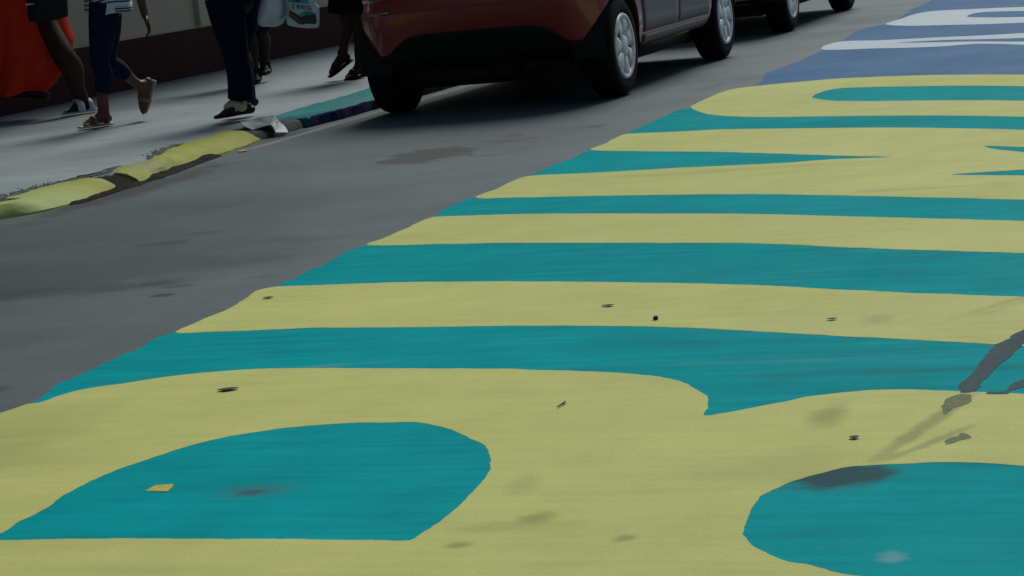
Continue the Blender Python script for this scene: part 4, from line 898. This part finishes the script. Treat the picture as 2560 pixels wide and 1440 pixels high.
shoe('shoe', P['heel1'] - F * .015 - up * .012, P['toe1'] + F * .03 - up * .012, up, 'black_leather', t, P, .047, .027)
shoe('shoe', P['heel2'] - F * .01 - up * .012, P['toe2'] + F * .03 - up * .012, up, 'black_leather', t, P, .044, .030)
bm = bmesh.new(); tube(bm, [a1 - up * .01 + F * .005, P['heel1'].lerp(P['toe1'], .34) + up * .060, P['heel1'].lerp(P['toe1'], .66) + up * .034], [(.052, .050), (.052, .046), (.046, .026)], 14, RH); obj('stocking', bm, M['skin_foot'], t, True, P['foot'])

Q = PPL['p3']
base = V3(Q['b2']); wb_ = thing('carrier_bag', 'crumpled plain white plastic carrier bag hanging beside the dark trousers', 'bag', base, group='bags carried by the person in flared trousers')
bm = bmesh.new(); pillow(bm, [V3(Q[f'b{i}']) for i in range(12)], VW, .055, .5, 10, .010, 1.)
o = obj('bag_body', bm, M['bag_white'], wb_, True, base); bake(o, [('SUBSURF', {'levels': 1})])
bm = bmesh.new(); tube(bm, [V3(Q['b7']) - RH * .01, hnd - up * .05 - VW * .01], [(.02, .008), (.010, .006)], 8, RH); tube(bm, [V3(Q['b9']), hnd - up * .05], [(.02, .008), (.010, .006)], 8, RH)
obj('handle', bm, M['bag_white'], wb_, True, base)
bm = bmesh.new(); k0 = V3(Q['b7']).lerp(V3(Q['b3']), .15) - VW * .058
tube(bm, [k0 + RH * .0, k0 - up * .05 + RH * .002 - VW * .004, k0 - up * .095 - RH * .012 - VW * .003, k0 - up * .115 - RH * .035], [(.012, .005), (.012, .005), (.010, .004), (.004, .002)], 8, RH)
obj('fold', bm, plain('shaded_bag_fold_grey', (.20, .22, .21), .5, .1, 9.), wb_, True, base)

base = V3(Q['c2']); pb = thing('carrier_bag', 'white printed carrier bag with a teal and black shoe picture', 'bag', base, group='bags carried by the person in flared trousers')
O = [V3(Q[f'c{i}']) for i in range(10)]; TH = .05
bm = bmesh.new(); O2 = smooth3(O, 5); c = sum(O2, Vector()) / len(O2)
rings = []
for sc, d in ((.90, -1.), (.965, -.93), (.99, -.75), (1., -.45), (1., .45), (.99, .75), (.965, .93), (.90, 1.)): rings.append([c + (p - c) * sc + VW * TH * d for p in O2])
loft(bm, rings); bmesh.ops.recalc_face_normals(bm, faces=bm.faces); obj('bag_body', bm, M['bag_white'], pb, True, base)
bm = bmesh.new()
for a in ('c7', 'c8'): tube(bm, [V3(Q[a]), hnd - up * .05], [(.018, .006), (.010, .005)], 8, RH)
obj('handle', bm, M['bag_white'], pb, True, base)
def decal(name, keys, mat, off, parent, sm=True):
    pts = [V3(Q[k]) for k in keys]; pts = smooth3(pts, 4) if sm else pts
    pts = [c + (p - c) * .955 - VW * (TH * .985 + off) for p in pts]
    bm = bmesh.new(); v = [bm.verts.new(p) for p in pts]; w = [bm.verts.new(p + VW * .0015) for p in pts]
    bm.faces.new(v); bm.faces.new(w[::-1])
    for j in range(len(v)): bm.faces.new((v[j], w[j], w[(j + 1) % len(v)], v[(j + 1) % len(v)]))
    bmesh.ops.recalc_face_normals(bm, faces=bm.faces)
    return obj(name, bm, M[mat], parent, False, base)
decal('printed_panel', [f'u{i}' for i in range(5)], 'bag_print_teal', .003, pb, False)
decal('printed_panel', [f'v{i}' for i in range(4)], 'bag_print_navy', .0055, pb, False)
decal('printed_hill', [f't{i}' for i in range(8)], 'bag_print_teal', .003, pb)
sh_ = decal('printed_shoe', [f'k{i}' for i in range(10)], 'bag_print_black', .0055, pb)
decal('shoe_shading', [f'm{i}' for i in range(7)], 'bag_print_grey', .008, sh_)
# the row of four blocky printed characters: an F shape, then three squares with pale strokes in them
def glyph(parent, i):
    q = [V3(Q[f'g{i}{j}']) for j in range(4)]                      # tl tr br bl
    def at(u, v, o): p = q[0].lerp(q[1], u).lerp(q[3].lerp(q[2], u), v); return c + (p - c) * .955 - VW * (TH * .985 + o)
    bm = bmesh.new()
    def bar(u0, v0, u1, v1, o=.004): bm.faces.new([bm.verts.new(at(*k, o)) for k in ((u0, v0), (u0, v1), (u1, v1), (u1, v0))])
    if i == 0:
        bar(0, 0, .35, 1); bar(.36, 0, 1, .16); bar(.36, .36, .9, .52); bar(.36, .78, .95, .98)
    elif i == 1:
        bar(0, 0, .22, 1); bar(.78, 0, 1, 1); bar(.23, 0, .77, .14); bar(.23, .86, .77, 1); bm.faces.new([bm.verts.new(at(*k, .004)) for k in ((.23, .15), (.23, .5), (.77, .85), (.77, .5))])
    elif i == 2:
        bar(0, 0, .26, 1); bar(.27, 0, 1, .18); bar(.27, .42, .7, .6); bar(.27, .82, 1, 1); bar(.78, .19, 1, .5)
    else:
        bar(0, 0, .24, 1); bar(.25, 0, .95, .18); bar(.25, .80, 1, 1); bar(.48, .42, 1, .62); bar(.8, .63, 1, .79)
    return bm
bm = bmesh.new()
for i in range(4):
    g = glyph(pb, i); me = bpy.data.meshes.new('g'); g.to_mesh(me); g.free(); bm.from_mesh(me); bpy.data.meshes.remove(me)
obj('lettering', bm, M['bag_print_black'], pb, False, base)

# person behind the bags ------------------------------------------------------
P = {k: V3(v) for k, v in PPL['p4'].items()}; VW = P['view']; RH = Vector((VW.y, -VW.x, 0)); F = -RH * .45 - VW * .89
pel = P['pel']; sdv = F.cross(up)
pose = [(pel + up * .46 + sdv * q * .19, pel + up * .2 + sdv * q * .24, pel + up * .26 + sdv * q * .22 + F * .24, up * .3 + F, F, sdv * q, .5) for q in (-1, 1)]
t, neck, hd, sd = person('person in navy knee length shorts and black shoes behind the shopping bags', P, F, 'skin_deep', 1., 1.05, pose)
garment('shorts', [([P['hip1'], P['hip1'].lerp(P['knee1'], .5), P['knee1'] + up * .0 - RH * .01], [.115, .10, .085]), ([P['hip2'], P['hip2'].lerp(P['knee2'], .5), P['knee2']], [.115, .10, .085]),
    ([pel - up * .09, pel + up * .12], [(.185, .14), (.16, .125)], sd)], 'navy', t, P, .010, fold=.005)
garment('shirt', [([pel + up * .0, pel + up * .2, pel + up * .38, neck - up * .04], [(.19, .145), (.17, .125), (.19, .135), (.10, .08)], sd)], 'tee', t, P, .011, fold=.003)
for n in '12':
    a, b = P['heel' + n], P['toe' + n]; shoe('shoe', a - up * .02, b - up * .012, up, 'black_leather', t, P, .046, .036)
    bm = bmesh.new(); tube(bm, [P['ank' + n] + up * .06, P['ank' + n] - up * .02], [.040, .042], 14, None, 4, True); obj('sock', bm, M['black_cloth'], t, True, P['foot'])

# person behind the red car ---------------------------------------------------
P = {k: V3(v) for k, v in PPL['p5'].items()}; VW = P['view']; RH = Vector((VW.y, -VW.x, 0)); F = -RH * .85 - VW * .52
pel = P['pel']; sdv = F.cross(up)
pose = [(pel + up * .46 + sdv * q * .18, pel + up * .2 + sdv * q * .22 - F * .05 * q, pel - up * .02 + sdv * q * .23 + F * .1 * q, -up + F * .2, F, sdv * q, .5) for q in (-1, 1)]
t, neck, hd, sd = person('person with bare legs in a black skirt and flat sandals beside the red car', P, F, 'skin_deep', 1., 1., pose)
bm = bmesh.new(); R = []
kc = (P['knee1'] + P['knee2']) / 2
for q in range(14):
    g = q / 13; c_ = (pel + up * .1).lerp(kc + up * .035, g); R.append([c_ + sdv * (.165 + .02 * g + .012 * g * math.sin(8 * a)) * math.cos(a) + F * (.125 + .045 * g + .01 * g * math.sin(6 * a)) * math.sin(a) + up * .015 * g * math.sin(a * 2) for a in [2 * math.pi * j / 48 for j in range(48)]])
loft(bm, R, True, False); o = obj('skirt', bm, M['black_cloth'], t, True, P['foot']); bake(o, [('SOLIDIFY', {'thickness': .004})])
garment('shirt', [([pel + up * .03, pel + up * .2, pel + up * .38, neck - up * .04], [(.18, .14), (.155, .12), (.18, .13), (.10, .08)], sd)], 'black_cloth', t, P, .011, fold=.003)
for n in '12':
    a, b, k_ = P['heel' + n], P['toe' + n], P['ank' + n]; d = (b - a).normalized(); u_ = k_ - a; u_ = (u_ - d * u_.dot(d)).normalized()
    shoe('sandal', a - d * .02 - u_ * .020, b + d * .02 - u_ * .014, u_, 'black_leather', t, P, .046, open_top=True)
    bm = bmesh.new(); strap(bm, a - u_ * .012, b - u_ * .01, u_, .62, .068, .008, .052); obj('sandal_strap', bm, M['black_leather'], t, True, P['foot']); bm = bmesh.new(); tube(bm, [k_ + up * .01 + RH * .036, k_ + up * .012 - VW * .037, k_ + up * .01 - RH * .036], [(.009, .004)] * 3, 8, up); obj('ankle_strap', bm, M['black_leather'], t, True, P['foot'])

# ---------------------------------------------------------------- small things on the ground
R_ = {k: V3(v) for k, v in RUB.items()}; base = R_['foot']
bm = bmesh.new(); vv = [bm.verts.new(R_[f'v{i}']) for i in range(11)]
for f in ((0, 8, 1), (0, 10, 8), (10, 7, 8), (8, 2, 1), (8, 6, 2), (2, 6, 3), (3, 9, 4), (6, 9, 3), (9, 5, 4), (7, 6, 8)): bm.faces.new([vv[i] for i in f])
bmesh.ops.subdivide_edges(bm, edges=bm.edges, cuts=3, use_grid_fill=True)
for v in bm.verts: v.co += mnoise.noise_vector(v.co * 13) * .010
bmesh.ops.recalc_face_normals(bm, faces=bm.faces)
o = tag(obj('plastic_scrap', bm, M['sheet'], None, False, base), 'crumpled grey plastic scrap lying against the kerb by the black shoe', 'litter'); o.location = base
bake(o, [('SOLIDIFY', {'thickness': .006})])

def leaf(name, spot, ln, wd, ang, mat, label, cat, z=.003, curl=.03, group=None):
    bm = bmesh.new(); n = 10; R = []
    for i in range(n + 1):
        f = i / n; w = wd * math.sin(math.pi * min(1, f * .92 + .04)) ** .8 * (1 + .25 * mnoise.noise(Vector((f * 6, ang, ln * 50))))
        x = (f - .5) * ln; zc = curl * ln * (f - .5) ** 2
        R.append([Vector((x, w * q, zc + abs(q) * wd * curl * 1.5 + .0015)) for q in (-1, -.5, 0, .5, 1)])
    V = [[bm.verts.new(p) for p in r] for r in R]
    for a, b in zip(V, V[1:]):
        for j in range(4): bm.faces.new((a[j], a[j + 1], b[j + 1], b[j]))
    o = obj(name, bm, mat, None, True); o.location = (*spot, z); o.rotation_euler = (0, 0, ang)
    bake(o, [('SOLIDIFY', {'thickness': .0007})])
    return tag(o, label, cat, group)
G_ = 'dead leaves on the painted road'
leaf('dead_leaf', S['leaf1'], .054, .015, .35, M['leaf_dark'], 'black curled leaf on the big yellow letter above the left teal eye', 'leaf', group=G_)
leaf('dead_leaf', S['leaf2'], .036, .011, .1, M['leaf_dark'], 'thin black leaf on the yellow band, near the middle of the road', 'leaf', group=G_)
leaf('dead_leaf', S['lf3'], .026, .009, .2, M['leaf_dark'], 'small black leaf on the yellow band left of the diagonal scrape', 'leaf', group=G_)
leaf('dead_leaf', S['lf4'], .034, .012, .5, M['leaf_dark'], 'dark leaf scrap at the left end of the yellow band', 'leaf', group=G_)
leaf('dead_leaf', S['lf5'], .02, .010, .1, M['leaf_dark'], 'tiny leaf scrap on yellow above the right teal eye', 'leaf', group=G_)
bm = bmesh.new(); O_ = [(-.0254, -.0176), (-.0254, .0263), (.0158, .0307), (.0257, .0082), (.0325, -.0293)]
T_ = [bm.verts.new((x, y, .0016 + .0006 * math.sin(60 * x))) for x, y in O_]; B_ = [bm.verts.new((x, y, .0008)) for x, y in O_]
bm.faces.new(T_[::-1]); bm.faces.new(B_)
for k in range(5): bm.faces.new((T_[k], T_[(k + 1) % 5], B_[(k + 1) % 5], B_[k]))
bmesh.ops.recalc_face_normals(bm, faces=bm.faces)
o = tag(obj('paper_scrap', bm, M['leaf_yellow'], None, False), 'flat yellow paper scrap lying on the left teal eye', 'litter'); o.location = (*S['scrap'], 0)
leaf('paper_scrap', S['fleck'], .055, .035, .4, M['leaf_yellow'], 'small yellow fleck on the asphalt below the yellow kerb', 'litter', .001, .05)
bm = bmesh.new(); bmesh.ops.create_icosphere(bm, subdivisions=2, radius=.008, matrix=Matrix.Diagonal((1, 1.2, .8, 1)))
for v in bm.verts: v.co += mnoise.noise_vector(v.co * 160) * .002
o = tag(obj('pebble', bm, M['stone'], None, True), 'dark pebble on the edge of the yellow band', 'pebble'); o.location = (*S['pebble'], .006)
bm = bmesh.new(); tube(bm, [(0, 0, .003), (.004, .03, .004), (.001, .055, .003)], [.0015, .002, .0012], 8)
o = tag(obj('twig', bm, M['stone'], None, True), 'short dark twig on the big yellow letter between its teal eyes', 'twig'); o.location = (*S['twig'], .002)
